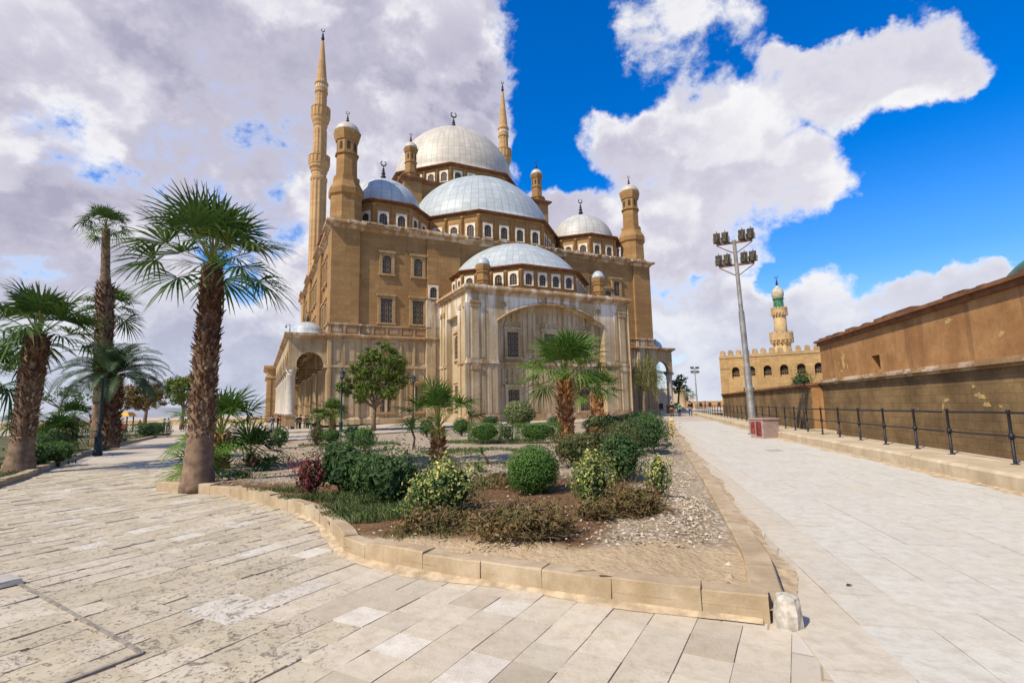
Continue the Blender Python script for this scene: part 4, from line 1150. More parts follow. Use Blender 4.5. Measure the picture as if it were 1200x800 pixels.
# dark filled joint and lifted slabs at the lower left
M['joint'] = plain('dark joint filler', (.25,.215,.17), .95, .4, 12, bump=.5)
mb = MB(); J = [(-4.9,5.2),(-4.32,4.83),(-3.4,4.22),(-2.53,3.65),(-2.78,3.2),(-3.1,2.62)]
for a, b in zip(J[:-1], J[1:]):
    a = Vector(a); b = Vector(b); d = (b-a).normalized(); nl = Vector((-d.y,d.x))*.014; b = b - d*.002
    mb.add([(*(a-nl),.0165),(*(a+nl),.0165),(*(b+nl),.0165),(*(b-nl),.0165),(*(a-nl),-.02),(*(a+nl),-.02),(*(b+nl),-.02),(*(b-nl),-.02)], [(0,3,2,1),(0,1,5,4),(2,3,7,6),(1,2,6,5),(3,0,4,7)])
setting(mb.build('paving_joint_surface', [M['joint']]))
M['lslab'] = masonry('lifted grey slab', (.38,.345,.29), (.49,.45,.385), blotch=2., bump=.5)
for lb, x, y, rz, l, w in (('long lifted grey slab at the left edge beside the dark joint', -5.05, 4.95, R(61), .62, .34), ('small lifted slab fragment below the long lifted slab', -4.62, 4.32, R(58), .26, .20)):
    t = tag(MB().build('loose_slab', [M['lslab']]), lb, 'paving slab') if False else None
    mb = MB(); e = .012
    mb.add([(-l/2,-w/2,0),(l/2,-w/2,0),(l/2,w/2,0),(-l/2,w/2,0),(-l/2+e,-w/2+e,.05),(l/2-e,-w/2+e*2,.045),(l/2-e*2,w/2-e,.052),(-l/2+e,w/2-e,.055)], [(0,3,2,1),(4,5,6,7),(0,1,5,4),(1,2,6,5),(2,3,7,6),(3,0,4,7)])
    tag(mb.build('loose_slab', [M['lslab']], None, (x,y,.014), rz), lb, 'paving slab')
mb = MB(); mb.add([(-.035,0,.006),(0,-.016,.012),(.045,0,.004),(0,.018,.014),(0,0,.003)], [(0,1,4),(1,2,4),(2,3,4),(3,0,4)])
tag(mb.build('fallen_leaf', [M['mid']], None, (2.86,4.62,.008), .3), 'single dark green leaf lying on the pale road', 'leaf')

# left planted strip beside the path
M['lawnbase'] = plain('watered earth and turf', (.10,.095,.035), .95, .5, 1.3, bump=.5)
L2 = [(p[0]-.2,p[1]) for p in LK]
mb = MB(); mb.add([(x,y,.06) for x,y in L2 + [(-60,46),(-90,30),(-40,8.4)]], [tuple(range(len(L2)+3))]); setting(mb.build('left_garden_ground', [M['lawnbase']]))
pts = []
for _ in range(2600):
    y = rs.uniform(9.5,17); x = left_x(y) - .25 - rs.random()*1.9; pts.append((x,y))
o = link('verge_grass', grass(pts, 6, .05,.16,.009, lambda x, y: .06)); tag(o, 'rough grass verge under the palms left of the path', 'grass', kind='stuff')
# low step in front of the mosque
mb = MB(); kerb_run(mb, [(-30,32.5),(-18.4,36.7),(-14.1,38.6),(-9.5,40.6),(-3,43.4)], .3, .12, 1.4, 11); setting(mb.build('forecourt_kerb', [M['kerb']]))

# ------------------------------------------------------------------ plants of the bed
shrub('low shrub with dark red leaves at the left end of the bed', -3.55, 9.1, .62, .66, 'red', .045, 1500, 1, cat='shrub', amp=.22, dead=25)
shrub('dark green shrub directly right of the red one', -3.02, 9.25, 1.05, .86, 'dark', .055, 3600, 2, amp=.14)
shrub('green bush in the middle of the left shrub clump', -2.45, 9.0, .98, .70, 'mid', .05, 3200, 3, amp=.12)
shrub('large dark bush in front of the left shrub clump', -1.9, 8.1, 1.02, .76, 'dark', .05, 3800, 4, amp=.12)
shrub('yellow variegated shrub on bare stems at the front', -.97, 7.0, .92, .74, 'varieg', .048, 4200, 5, amp=.13, low=.2, fill=.7)
shrub('neatly clipped round green ball in the middle of the bed', .31, 8.45, .90, .82, 'box', .030, 9000, 6, amp=.035, square=.18, tilt=.6, dead=30)
shrub('yellow variegated upright shrub right of the clipped ball', 1.07, 7.35, .54, .70, 'varieg', .044, 3000, 7, amp=.12, square=.3)
shrub('narrow variegated shrub beside the road kerb', 2.17, 7.9, .30, .74, 'varieg', .040, 1700, 8, amp=.16, square=.4)
def dry(label, x, y, w, h, n, seed, green=500, ry=None):
    t = thing('dry_shrub', label, 'dry shrub', (x,y,hump(x,y)-.02))
    ry = ry or w
    link('dry_twigs', twigs_mesh('dry_twigs', M['dry'], w/2, ry/2, h, n, seed, .005), t)
    link('foliage', shrub_mesh('foliage', M['dry'], w/2*.95, ry/2*.95, h*.85, green, .045, seed+1, amp=.2, low=.02, tilt=1.4), t)
dry('sprawling half dead shrub nearest the front kerb', .05, 5.72, 1.05, .36, 1500, 21, 2300, .7)
dry('tangled dry shrub below the upright variegated one', 1.55, 6.85, .80, .42, 1200, 22, 1500, .7)
dry('flat dry brush beneath the yellow variegated shrub', -.95, 6.3, .95, .24, 900, 23, 900, .6)
dry('small dry clump left of the tangled dry shrub', .95, 6.55, .42, .26, 420, 24, 700)
dry('thin dry brush behind the yellow variegated shrub', -.15, 9.6, 1.2, .30, 800, 25, 900)
shrub('dark round bush behind the upright variegated shrub', 2.08, 10.1, .84, .92, 'dark', .05, 3300, 9, amp=.12, dead=60)
shrub('wide half dried hedge in front of the tall centre palm', 1.65, 12.4, 1.75, .84, 'brownhedge', .05, 5600, 10, ry=1.1, amp=.12, square=.35, dead=160)
shrub('dark green mound behind the half dried hedge', 3.7, 15.6, 1.75, 1.02, 'dark', .06, 4200, 11, amp=.12, dead=50)
shrub('brown tinged bush left of the dark mound by the road', 2.95, 14.4, 1.0, .95, 'brownhedge', .055, 2400, 12, amp=.12)
shrub('low green mound at the road kerb behind the post', 4.75, 18.6, 1.6, .9, 'mid', .07, 2600, 13, amp=.12)
shrub('broad clipped dark mound near the far end of the bed', 6.4, 26.3, 2.5, 1.0, 'box', .075, 4200, 14, amp=.08)
shrub('dark bush just left of the far clipped mound', 4.6, 25.4, 2.0, .95, 'dark', .08, 2600, 15, amp=.1)
shrub('large pale green clipped dome in front of the arch', .37, 37.0, 2.5, 1.85, 'pale', .10, 5200, 16, amp=.05, tilt=.7)
shrub('clipped rectangular hedge left of the tall centre palm', -1.2, 21.3, 1.45, .78, 'box', .042, 6500, 17, cat='hedge', name='hedge', boxy=True, amp=.03, ry=.9, tilt=.6, stems=False)
shrub('dark cube of hedge between the two clipped hedges', -.28, 21.1, .5, .74, 'dark', .045, 1900, 18, cat='hedge', name='hedge', boxy=True, amp=.04, ry=.9, stems=False)
shrub('clipped rectangular hedge behind the clipped green ball', 1.0, 21.2, 1.9, .75, 'box', .042, 7500, 19, cat='hedge', name='hedge', boxy=True, amp=.03, ry=.9, tilt=.6, stems=False)
shrub('small round bush left of the clipped hedges', -2.8, 27.6, 1.1, .9, 'mid', .06, 1800, 31, amp=.07)
shrub('small dark bush between hedges and mosque wall', -1.75, 38.7, 1.4, .78, 'dark', .08, 1500, 32, amp=.07)
shrub('dark low bush right of the pale clipped dome', 2.98, 36.1, 1.2, .72, 'dark', .08, 1400, 33, amp=.07)
shrub('round dark bush behind the yucca', -4.62, 27.3, .95, .9, 'dark', .06, 1500, 34, amp=.07)
shrub('lone small round bush at the left of the gravel', -9.63, 21.2, .72, .84, 'mid', .05, 1700, 35, amp=.06)
shrub('round bush left of the small fan palm pair', -8.55, 22.4, .78, .82, 'brownhedge', .05, 1600, 36, amp=.07)
shrub('squat bush under the small fan palm pair', -7.8, 22.0, .9, .70, 'mid', .05, 1600, 37, amp=.08)
shrub('dark bush beside the trunk of the leafy tree', -6.86, 21.9, .88, .86, 'dark', .055, 1500, 38, amp=.09)
shrub('bright round bush in front of the leafy tree', -5.45, 18.9, .80, .82, 'box', .045, 2300, 39, amp=.06)
shrub('dark low bush behind the left shrub clump', -5.7, 16.9, 1.2, .45, 'dark', .06, 1500, 40, amp=.12)
shrub('flat creeping plant on the gravel by the big palm', -7.0, 14.5, 1.05, .20, 'mid', .06, 900, 41, amp=.2, stems=False)
shrub('spiky green weed patch right of the big palm foot', -5.9, 11.2, .45, .16, 'mid', .06, 300, 42, amp=.3, stems=False)
t = thing('palm_stump', 'short reddish stump sprouting pale leaves by the centre palm', 'stump', (3.85,24.7,.08))
mb = MB(); mb.lathe([(.33,0),(.36,.15),(.31,.3),(.30,.42),(.18,.46)], 14); tr = mb.build('trunk', [M['redbark']], t)
link('leaf_bases', boots_mesh('leaf_bases', M['bootsred'], [(0,0,0),(0,0,.45)], [.36,.3], .02,.45, 60, .16, 3), tr)
link('foliage', shrub_mesh('foliage', M['pale'], .5, .5, .55, 700, .1, 5, amp=.25), t, (0,0,.42))

def yucca(label, x, y, n, L, seed, stem=0, z=.15):
    t = thing('yucca', label, 'yucca', (x,y,z)); rs = np.random.RandomState(seed); V = []; F = []
    if stem:
        mb = MB(); mb.tube([(0,0,-.05),(.05,0,stem*.5),(-.08,0,stem)], [.05,.04,.04], 8); mb.build('stem', [M['bark']], t)
    for i in range(n):
        el = 1.45 - 1.75*(i/n) + rs.normal(0,.1); az = i*2.4; l = L*(.7+.5*rs.rand()); w = l*.045
        d = np.array([math.cos(el)*math.cos(az), math.cos(el)*math.sin(az), math.sin(el)]); s = np.array([-math.sin(az), math.cos(az), 0])
        b = np.array([-.08 if stem else 0,0,stem]); m = b+d*l*.55; e = b+d*l; e[2] -= l*.12; o = len(V)
        V += [b-s*w*.6, b+s*w*.6, m+s*w, m-s*w, e+s*w*.05, e-s*w*.05]; F += [(o,o+1,o+2,o+3),(o+3,o+2,o+4,o+5)]
    link('crown', np_mesh('crown', np.array(V), np.array(F), M['mid'], rs.rand(len(F))), t)
yucca('dark yucca with a bare bent stem left of the short bright palm', -3.75, 19.2, 110, .52, 1, .72)
yucca('small grey green yucca rosette behind the variegated shrub', -.80, 11.7, 34, .34, 2)
yucca('tiny yucca rosette standing on a stalk behind the other rosette', -.74, 13.2, 28, .30, 3, .25)

# ------------------------------------------------------------------ palms
palm('stout fan palm with a grey foot at the left edge of the path', -13.95, 14.6, 3.85, .44, .30, 25, 1.0, .98, 11, z=.05, lean=(.1,.1), bz=(.22,.72), nb=480, upper=('bootsdark',.66,260), bs=.09, smooth_to=.27, el=(1.45,-.3), droop=.25,
     rads=[.39,.31,.265,.245,.245,.25,.255,.255,.25,.23])
palm('tallest slender palm with a ledge where the trunk was cut', -20.7, 25.8, 11.3, .36, .18, 24, .8, .68, 12, z=.05, lean=(-.6,0), bz=(.25,.74), nb=520, bs=.16, smooth_to=.2, boots='bootsdark', el=(1.45,-.4),
     rads=[.42,.38,.36,.36,.36,.36,.355,.21,.19,.17])
t = palm('fan palm half hidden behind the tallest palm', -29.6, 36.7, 9.2, .3, .25, 26, 1.2, 1.25, 13, z=0, nb=120, bs=.18, bz=(.5,1))
t = thing('palm_tree', 'feathery date palm with long arching fronds beside the path', 'palm', (-19.0,24.2,.06))
mb = MB(); pr = []
for i in range(25): pr.append((.42-.15*min(1,i/9)+(.02 if i % 2 else 0), 3.4*i/24))
mb.lathe(pr, 16, (0,0,0)); tr = mb.build('trunk', [M['palmbark']], t)
link('leaf_bases', boots_mesh('leaf_bases', M['bootsdark'], [(0,0,0),(0,0,3.45)], [.40,.27], .15,3.45, 320, .17, 5), tr)
link('crown', date_crown('crown', M['dateleaf'], 60, 2.75, 8, 1.35, -.1), t, (0,0,3.4))
palm('big foreground fan palm with a shaggy brown trunk at the bed corner', -6.55, 10.75, 4.75, .33, .21, 29, .92, .95, 15, z=.05, lean=(.02,.1), bz=(.22,.62), nb=600, upper=('bootsdark',.56,460), bs=.085, smooth_to=.26, el=(1.45,-.28), droop=.18, nseg=26,
     rads=[.335,.275,.24,.215,.21,.21,.21,.195,.18,.17])
# brown fibre ring and two-tone trunk of the big palm come from its leaf bases
palm('low clump palm with a red trunk behind the big foreground palm', -7.5, 13.2, .95, .19, .16, 20, .72, .72, 16, z=.1, trunk='redbark', boots='bootsred', nb=120, bs=.12, bz=(0,1), mat='palmyoung', el=(1.5,-.5), droop=.2)
palm('knee high young fan palm left of the big foreground palm', -7.05, 11.6, .22, .09, .08, 11, .35, .5, 17, z=.1, nb=0, mat='palmyoung', el=(1.1,-.2), droop=.15)
palm('waist high fan palm in the shade right of the red trunk palm', -6.9, 13.6, .35, .12, .1, 14, .5, .62, 47, z=.1, nb=20, mat='palmleaf', el=(1.3,-.2), droop=.2)
palm('squat dark fan palm among the left hedges', -29.6, 34.5, 1.35, .28, .26, 22, .8, .95, 18, z=.05, nb=60, bs=.15)
palm('low dark fan palm just right of the stout palm', -20.0, 22.6, .75, .2, .18, 22, .5, .75, 19, z=.05, nb=40, bs=.12)
palm('short bright palm before the mosque corner arcade', -14.2, 40.3, 1.35, .22, .2, 26, .55, .85, 20, z=.1, mat='palmyoung', trunk='redbark', boots='bootsred', nb=60, bs=.13, bz=(0,1), el=(1.5,-.3))
palm('small dark palm left of the short bright arcade palm', -14.9, 39.2, 1.05, .16, .14, 14, .45, .65, 21, z=.1, nb=30, bs=.1, el=(1.0,-.4))
palm('short bright palm with an orange trunk in front of the block corner', -2.05, 13.95, .92, .165, .135, 24, .85, .56, 22, z=.14, mat='palmyoung', trunk='redbark', boots='bootsred', nb=230, bs=.11, bz=(0,1), el=(1.5,.12), droop=.18, nseg=24, flare=1.05)
palm('full fan palm with a red shaggy trunk in front of the great arch', 2.44, 24.0, 2.65, .33, .29, 30, 1.5, 1.35, 23, z=.1, mat='palmyoung', trunk='redbark', boots='bootsred', nb=460, bs=.16, bz=(0,1), el=(1.5,-.12), droop=.22, nseg=26, flare=1.1)
palm('smaller fan palm right of the full palm before the arch', 5.9, 36.0, 2.2, .38, .33, 26, 1.25, 1.05, 24, z=.1, mat='palmyoung', trunk='redbark', boots='bootsred', nb=200, bs=.2, bz=(0,1), el=(1.5,-.1), droop=.2)
palm('distant palm at the end of the road', 55, 162, 4.2, .5, .42, 20, 1.5, 1.6, 25, z=-.1, nb=0, nseg=14)
palm('sunlit far palm at the left edge behind the stout palm', -63, 65, 10.5, .4, .3, 24, 1.8, 2.0, 26, z=-.3, nb=80, bs=.25, nseg=16)
palm('lower far palm left of the stout palm', -36, 37.5, 1.2, .3, .25, 22, .6, 1.0, 27, z=0, nb=30, bs=.15)
palm('dark palm crown leaning in at the left edge', -19.6, 18.9, 3.0, .3, .24, 22, .9, .95, 28, z=.05, nb=160, bs=.15)

# ------------------------------------------------------------------ trees
tree('leafy green tree in front of the mosque corner', -10.55, 38.7, 1.6, .17,
     [(.3,0,4.5,1.45,.95),(-1.3,.2,4.2,1.1,.85),(1.6,-.2,4.9,1.1,.85),(.7,.3,5.9,.95,.85),(-.6,.2,5.5,.85,.8),(2.0,.2,3.7,.9,.8),(-.4,-.4,3.0,1.05,.7),(-2.3,0,3.1,.8,.75),(1.2,-.3,2.8,.85,.7),(-1.1,.2,2.3,.6,.7)], .15, 19000, 61, 'treebright', z=.1)
tree('thin weeping yellowish tree at the right corner of the mosque', 15.9, 62.5, 3.0, .2,
     [(.6,0,5.2,1.7,1.2),(-.8,0,4.6,1.3,1.1),(1.8,0,4.4,1.3,1.1),(.8,0,6.7,1.2,1.0),(-.3,.3,6.0,1.1,1.0)], .16, 10500, 62, 'weep', hang=1.5, aspect=.25, tilt=1.5)
tree('rust coloured spreading tree beyond the left hedges', -43.5, 60.5, 2.0, .22,
     [(-2.4,0,3.6,1.5,.8),(-.6,.4,4.4,1.9,.8),(1.0,0,3.5,1.5,.8),(-1.4,.5,3.0,1.4,.6)], .24, 7500, 63, 'autumn', z=-.1)
tree('green spreading tree right of the rust coloured one', -37.8, 58.5, 2.0, .2,
     [(0,0,4.2,1.8,.9),(1.3,0,5.2,1.4,.8),(-1.1,.3,4.9,1.5,.8),(1.7,0,3.5,1.2,.7)], .24, 6000, 64, 'treebright', z=-.1)
tree('sparse pale tree far left between two palms', -84, 94.5, 3.5, .25,
     [(-2.5,0,5.6,2.0,.5),(1.5,0,6.4,2.4,.4),(4.2,0,5.4,2.0,.4),(-5.5,0,6.3,2.0,.4)], .35, 1300, 65, 'mid', z=-.5)
tree('small dark tree seen through the right gallery arch', 29.6, 92, 3.0, .2, [(0,0,4.6,1.6,.8),(.8,0,5.8,1.1,.8)], .3, 1300, 66, 'dark', z=0)
shrub('dark bush growing on top of the low boundary wall', 30.0, 53.0, 2.0, 2.3, 'dark', .16, 1500, 67, z=2.3, amp=.18, stems=False)

# left hedges
def hedge(label, x, y, w, d, h, rz, mat, n, leaf, seed, z=.06):
    t = thing('hedge', label, 'hedge', (x,y,z), rz)
    link('foliage', shrub_mesh('foliage', M[mat], w/2, d/2, h, n, leaf, seed, boxy=True, amp=.05, tilt=.8), t)
hedge('bright topped hedge right of the stout palm', -16.0, 17.6, 2.6, 1.1, .62, R(-58), 'box', 5200, .055, 71)
hedge('dark hedge behind the bright topped hedge', -20.5, 22.2, 4.4, 1.0, .75, R(-35), 'dark', 4200, .07, 72)
hedge('long dark hedge along the path behind the date palm', -21.6, 27.5, 4.6, 1.2, .78, R(-62), 'dark', 5200, .07, 73)
hedge('far dark hedge where the path narrows', -25.6, 36.3, 6.5, 1.6, .9, R(-65), 'dark', 4200, .09, 74)
hedge('dim hedge strip far behind the squat palm', -33, 36.8, 9, 1.0, .85, R(-30), 'dark', 4200, .10, 75)
hedge('low hedge at the far left edge of the garden', -21.5, 18.4, 3.5, 1.0, .75, R(-20), 'dark', 3000, .07, 76)
shrub('leafy shrub at the foot of the stout palm', -14.75, 15.8, .9, .75, 'dark', .075, 1600, 77, z=.05, amp=.2)
shrub('thin shrub with long leaves before the bright topped hedge', -14.6, 16.6, .9, .75, 'mid', .08, 900, 78, z=.05, amp=.2)
# ------------------------------------------------------------------ right side: kerb wall, railing, walls
M['paleconc'] = masonry('pale kerb stone', (.46,.36,.22), (.60,.49,.33), streak=((.33,.21,.09), .5), blotch=1.3, bump=.5)
M['wallup'] = masonry('orange plaster', (.30,.15,.055), (.45,.245,.10), streak=((.19,.095,.045), .75), blotch=.7, bump=.7)
def lower_wall_mat():
    N = NT('grimy block wall', .92, .15)
    x, y, z = N.xyz()
    cb = N.n.new('ShaderNodeCombineXYZ'); N.put(cb.inputs[0], y); N.put(cb.inputs[1], z)
    br = N.new('ShaderNodeTexBrick'); N.put(br.inputs['Vector'], cb.outputs[0]); br.inputs['Scale'].default_value = 1
    br.inputs['Brick Width'].default_value = .55; br.inputs['Row Height'].default_value = .28; br.inputs['Mortar Size'].default_value = .012; br.inputs['Mortar Smooth'].default_value = .3
    br.inputs['Color1'].default_value = (.85,.85,.85,1); br.inputs['Color2'].default_value = (1.12,1.1,1.05,1); br.inputs['Mortar'].default_value = (.66,.62,.58,1)
    n = N.noise(.45, detail=8, rough=.68); n2 = N.noise(4, detail=8, rough=.72)
    c = N.mix(N.ramp(n, .34, .68), (.135,.088,.043), (.285,.185,.085)); c = N.mix(N.ramp(n2, .5, .75, 0, .5), c, (.10,.065,.032))
    c = N.mix(.7, c, br.outputs['Color'], 'MULTIPLY')
    # plaster that has flaked off
    fl = N.math('MULTIPLY', N.ramp(N.noise(1.5, detail=9, rough=.75, dist=.4), .645, .66), N.ramp(N.noise(.33, detail=2), .5, .58))
    c = N.mix(fl, c, (.56,.40,.155))
    N.color(c); N.bump(N.math('SUBTRACT', N.math('SUBTRACT', n2, br.outputs['Fac']), N.math('MULTIPLY', fl, 2.)), .5, .03)
    return N.mat
M['walllow'] = lower_wall_mat()
M['patch'] = plain('bare yellow plaster patch', (.46,.31,.12), .9, .25, 4, bump=.4)
ks = [y for y in np.arange(-4, 76, 2.)]
mb = MB(); rs = random.Random(31)
for i in range(len(ks)-1):                                               # long stone footing that carries the railing
    y0, y1 = ks[i]+.012, ks[i+1]-.012; a, b = interp(RB,y0), interp(RB,y1); h = .30+rs.uniform(-.012,.012)
    P = [(a,y0),(a+1.5,y0),(b+1.5,y1),(b,y1)]
    j = lambda: rs.uniform(-.012,.012)
    vs = [(x,y,-1.05) for x,y in P] + [(x+j(),y,h-.05+j()) for x,y in P] + [(P[0][0]+.05+j(),P[0][1],h),(P[1][0]-.03,P[1][1],h),(P[2][0]-.03,P[2][1],h+j()*.3),(P[3][0]+.05+j(),P[3][1],h)]
    mb.add(vs, [(0,1,5,4),(1,2,6,5),(2,3,7,6),(3,0,4,7),(4,5,9,8),(5,6,10,9),(6,7,11,10),(7,4,8,11),(8,9,10,11)])
setting(mb.build('railing_kerb', [M['paleconc']]))
M['railpaint'] = plain('black painted steel', (.018,.018,.02), .5, .3, 9, .2, .4)
def rail_point(y, z): return (interp(RB, y)+.92, y, z)
def railing(label, y0, y1, step, group, post_h=1.0, over=0.):
    t = thing('railing', label, 'railing', rail_point(y0, .30), 0, group)
    o = Vector(rail_point(y0,.30)); n = max(1, round((y1-y0)/step)); rs = random.Random(int(y0*10))
    for k in range(n+1):
        y = y0 + (y1-y0)*k/n; p = Vector(rail_point(y,.28))-o; mb = MB(); tx = rs.uniform(-.012,.012)
        mb.lathe([(.075,0),(.075,.03),(.03,.035),(.027,post_h+.02),(.038,post_h+.03),(.038,post_h+.05),(.02,post_h+.06)], 10, p, 0); mb.lathe([(.048,.50),(.048,.60)], 10, p); mb.build('post', [M['railpaint']], t)
    for z, r in ((post_h-.01,.028),(.545,.022)):
        mb = MB(); mb.tube([Vector(rail_point(y0-over+(y1-y0+over)*k/(2*n), .28+z+rs.uniform(-.012,.012)))-o for k in range(2*n+1)], r*.82, 8); mb.build('rail', [M['railpaint']], t)
railing('black railing section nearest the camera by the big wall', 6.05, 11.9, 1.95, 'black railing sections')
railing('black railing section along the large grimy wall', 13.3, 26.1, 1.6, 'black railing sections', post_h=.985, over=1.2)
railing('black railing section behind the light mast', 27.7, 44.5, 1.7, 'black railing sections', over=1.5)
railing('far black railing section past the crenellated building', 46.4, 74, 2.1, 'black railing sections', over=1.8)

# big wall
wd = Vector((.2215,.975)); wn = Vector((.975,-.2215))
def WP(s, o, z, s0=Vector((17.35,28.8))): p = s0 + wd*s + wn*o; return (p.x, p.y, z)
def wall_obj(label, A, L0, L1, low, up, thick, ends=True):
    pass
ang = -math.atan2(wd.x, wd.y)
big = thing('boundary_wall', 'tall orange plastered wall with dark cornice right of the road', 'wall', (17.35,28.8,0), ang)
# local frame: y along the wall away from the camera, x to the right; near end at y = -46
mb = MB(); mb.box(0, 7, -46, 0, -1.1, 2.42, 0); mb.build('lower_wall', [M['walllow']], big)
mb = MB()
mb.box(.12, 7, -46, -.003, 2.62, 4.72, 0)
# square hole
h0, h1 = -6.9, -6.15
mb = MB(); mb.box(.14, 7, -46, h0, 2.62, 4.72, 0); mb.box(.14, 7, h1, -.003, 2.62, 4.72, 0); mb.box(.141, 7, h0-.002, h1+.002, 2.62, 2.86, 0); mb.box(.141, 7, h0-.002, h1+.002, 3.5, 4.72, 0); mb.box(.9, 7, h0-.002, h1+.002, 2.85, 3.51, 0)
mb.build('upper_wall', [M['wallup']], big)
mb = MB(); mb.box(-.10, 7.05, -46, .05, 2.42, 2.52, 0); mb.box(-.24, 7.1, -46, .1, 2.52, 2.60, 0); mb.box(-.14, 7.06, -46, .06, 2.60, 2.70, 0); mb.build('string_course', [M['trim']], big)
mb = MB(); mb.box(.02, 7.05, -46, .05, 4.62, 4.78, 0); mb.box(-.12, 7.1, -46, .1, 4.78, 4.9, 0); rs = random.Random(8)
for k in range(70): a = -46+rs.random()*45; mb.box(-.05, .6, a, a+rs.uniform(.3,1.2), 4.89, 4.91+rs.uniform(.01,.10), 0)
mb.box(.3, 1.6, -9.5, -7.2, 4.9, 5.14, 0); mb.box(.3, 1.2, -1.2, -.5, 4.9, 5.1, 0)
mb.build('cornice', [M['eave']], big)
def patch(pts, y, z, sc, x, seed):
    rs = random.Random(seed); n = 26; P = []
    for k in range(n):
        a = 6.283*k/n; r = sc*(1+.35*math.sin(2*a+seed)+.3*math.sin(5*a+seed*2)+rs.uniform(-.14,.14)); P.append((y+r*math.cos(a)*pts[0], z+r*math.sin(a)*pts[1]))
    mb = MB(); o = [(x, p[0], p[1]) for p in P] + [(x-.006, p[0], p[1]) for p in P]
    mb.add(o, [tuple(range(n, 2*n))[::-1]] + [(k,(k+1)%n,n+(k+1)%n,n+k) for k in range(n)]); return mb
for k, (y, z, sc, a, b) in enumerate(((-3.05,3.65,.26,.8,1.4),(-3.1,3.30,.18,1.2,.8),(-2.5,3.45,.08,1,1),(-3.5,3.22,.1,.8,1.3),(-2.75,3.05,.1,1.5,.8),(-2.0,3.6,.07,1,.8),(-12.0,4.15,.16,1.5,.7),(-14.4,3.4,.12,1.4,.7))):
    patch((a,b), y, z, sc*.75, .139, k+3).build('plaster_patch', [M['patch']], big)
for k, (y, z, sc, a, b) in enumerate(((-13.35,1.62,.22,1.5,.7),(-13.6,1.35,.16,1.2,.9),(-11.6,1.5,.13,1.6,.8),(-11.35,1.28,.12,.8,1.4),(-13.1,1.92,.09,1.8,.6),(-14.2,1.3,.08,1.8,.6))):
    patch((a,b), y, z, sc*.6, -.001, k+13).build('plaster_patch', [M['patch']], big)
# lower wall that carries on in front of the crenellated building
lw = Vector((25.45-16.72, 62.1-28.75)); Ll = lw.length; a2 = -math.atan2(lw.x, lw.y)
low = thing('boundary_wall', 'low brown wall with a dark coping below the crenellated building', 'wall', (16.72,28.75,0), a2)
mb = MB(); mb.box(0, 3.0, 0, Ll, -1.1, 2.32, 0); mb.build('wall_body', [M['walllow']], low)
mb = MB(); mb.box(-.12, 3.05, -.05, Ll+.05, 2.32, 2.42, 0); mb.box(-.2, 3.1, -.1, Ll+.1, 2.42, 2.55, 0); mb.build('coping', [M['eave']], low)
mb = MB(); mb.box(.05, .75, -.035, .0, -1.0, 2.28, 0); mb.build('sunlit_end_face', [M['wallup']], low)  # orange sheet paints the sunlit look of the wall's near end
# stone bench-like ledge against the wall
tg = thing('stone_ledge', 'small stone ledge at the foot of the walls behind the railing', 'ledge', (16.45,27.6,-1.1), a2)
mb = MB(); mb.box(-.2,.35,-.9,.9,0,.95,0); mb.box(-.3,.4,-1.0,1.0,.95,1.12,0); mb.build('block', [M['paleconc']], tg)

# crenellated building
cd = Vector((11,-7)).normalized(); rz = math.atan2(cd.y, cd.x)
M['oldstone'] = masonry('old sandstone', (.40,.25,.10), (.50,.33,.145), streak=((.30,.18,.075), .5), blotch=.3, block=(.9,.36), bump=.4)
M['merlon'] = masonry('merlon stone', (.30,.20,.10), (.48,.34,.18), blotch=1.2)
cm = thing('crenellated_mosque', 'old crenellated stone building with arched windows and a green topped minaret', 'mosque', (25.3,62.0,0), rz)
L = 28.; H = 7.15
mb = MB(); wz = 4.35
def cf(u, d, z): return (u, d, z)
us = [0.0]; wins = []
for k in range(12):
    u = 1.75 + k*1.72; wins.append(u)
edges = [0] + [(wins[i]+wins[i+1])/2 for i in range(len(wins)-1)] + [L]
for i, u in enumerate(wins):
    arch_wall(mb, cf, edges[i], edges[i+1], -1, H, u-.42, u+.42, wz+.95, wz+1.37, .5, 0, n=10, sill=wz)
mb.box(0.003, L, .5, 18, -1, H-.01, 0)
mb.add([(0,0,-1),(0,18,-1),(0,18,H),(0,0,H)], [(0,1,2,3)]); mb.add([(0,0,H),(L,0,H),(L,.6,H),(0,.6,H)], [(0,1,2,3)])
mb.build('wall', [M['oldstone']], cm)
for u in wins:
    w = MB(); w.box(u-.42, u+.42, .40, .48, wz, wz+1.4, 0); w.box(u-.42,u+.42,.3,.38,wz+.55,wz+.62,1)
    for k in (-.2,.0,.2): w.box(u+k-.02,u+k+.02,.32,.36,wz,wz+.6,1)
    w.box(u-.42,u+.42,.26,.45,wz,wz+.22,2); w.build('window', [M['void'], M['grille'], M['oldstone']], cm)
mb = MB(); mb.box(-.05,L,-.07,0.0,H-.34,H-.22,0); mb.box(-.03,1.15,-.05,0.0,5.55,5.66,0); mb.build('moulding', [M['merlon']], cm)
for k in range(30):
    m = MB(); u = .1+k*.90; P = [(u,H-.02),(u+.56,H-.02),(u+.56,H+.38)] + [(u+.28+.28*math.cos(t),H+.38+.26*math.sin(t)) for t in [PI*i/8 for i in range(1,8)]] + [(u,H+.38)]
    n = len(P); m.add([(a,.02,b) for a,b in P]+[(a,.45,b) for a,b in P], [tuple(range(n)), tuple(range(n,2*n))[::-1]]+[(i,n+i,n+(i+1)%n,(i+1)%n) for i in range(n)])
    m.build('merlon', [M['merlon']], cm)
def ring_profile(r0, r1, z, h): return [(r0,z),(r0*1.05,z+h*.15),(r1*.85,z+h*.35),(r1,z+h*.5),(r1,z+h*.55)]
M['farwallish'] = plain('pale ribbed stone', (.46,.40,.29), .85, .25, 3)
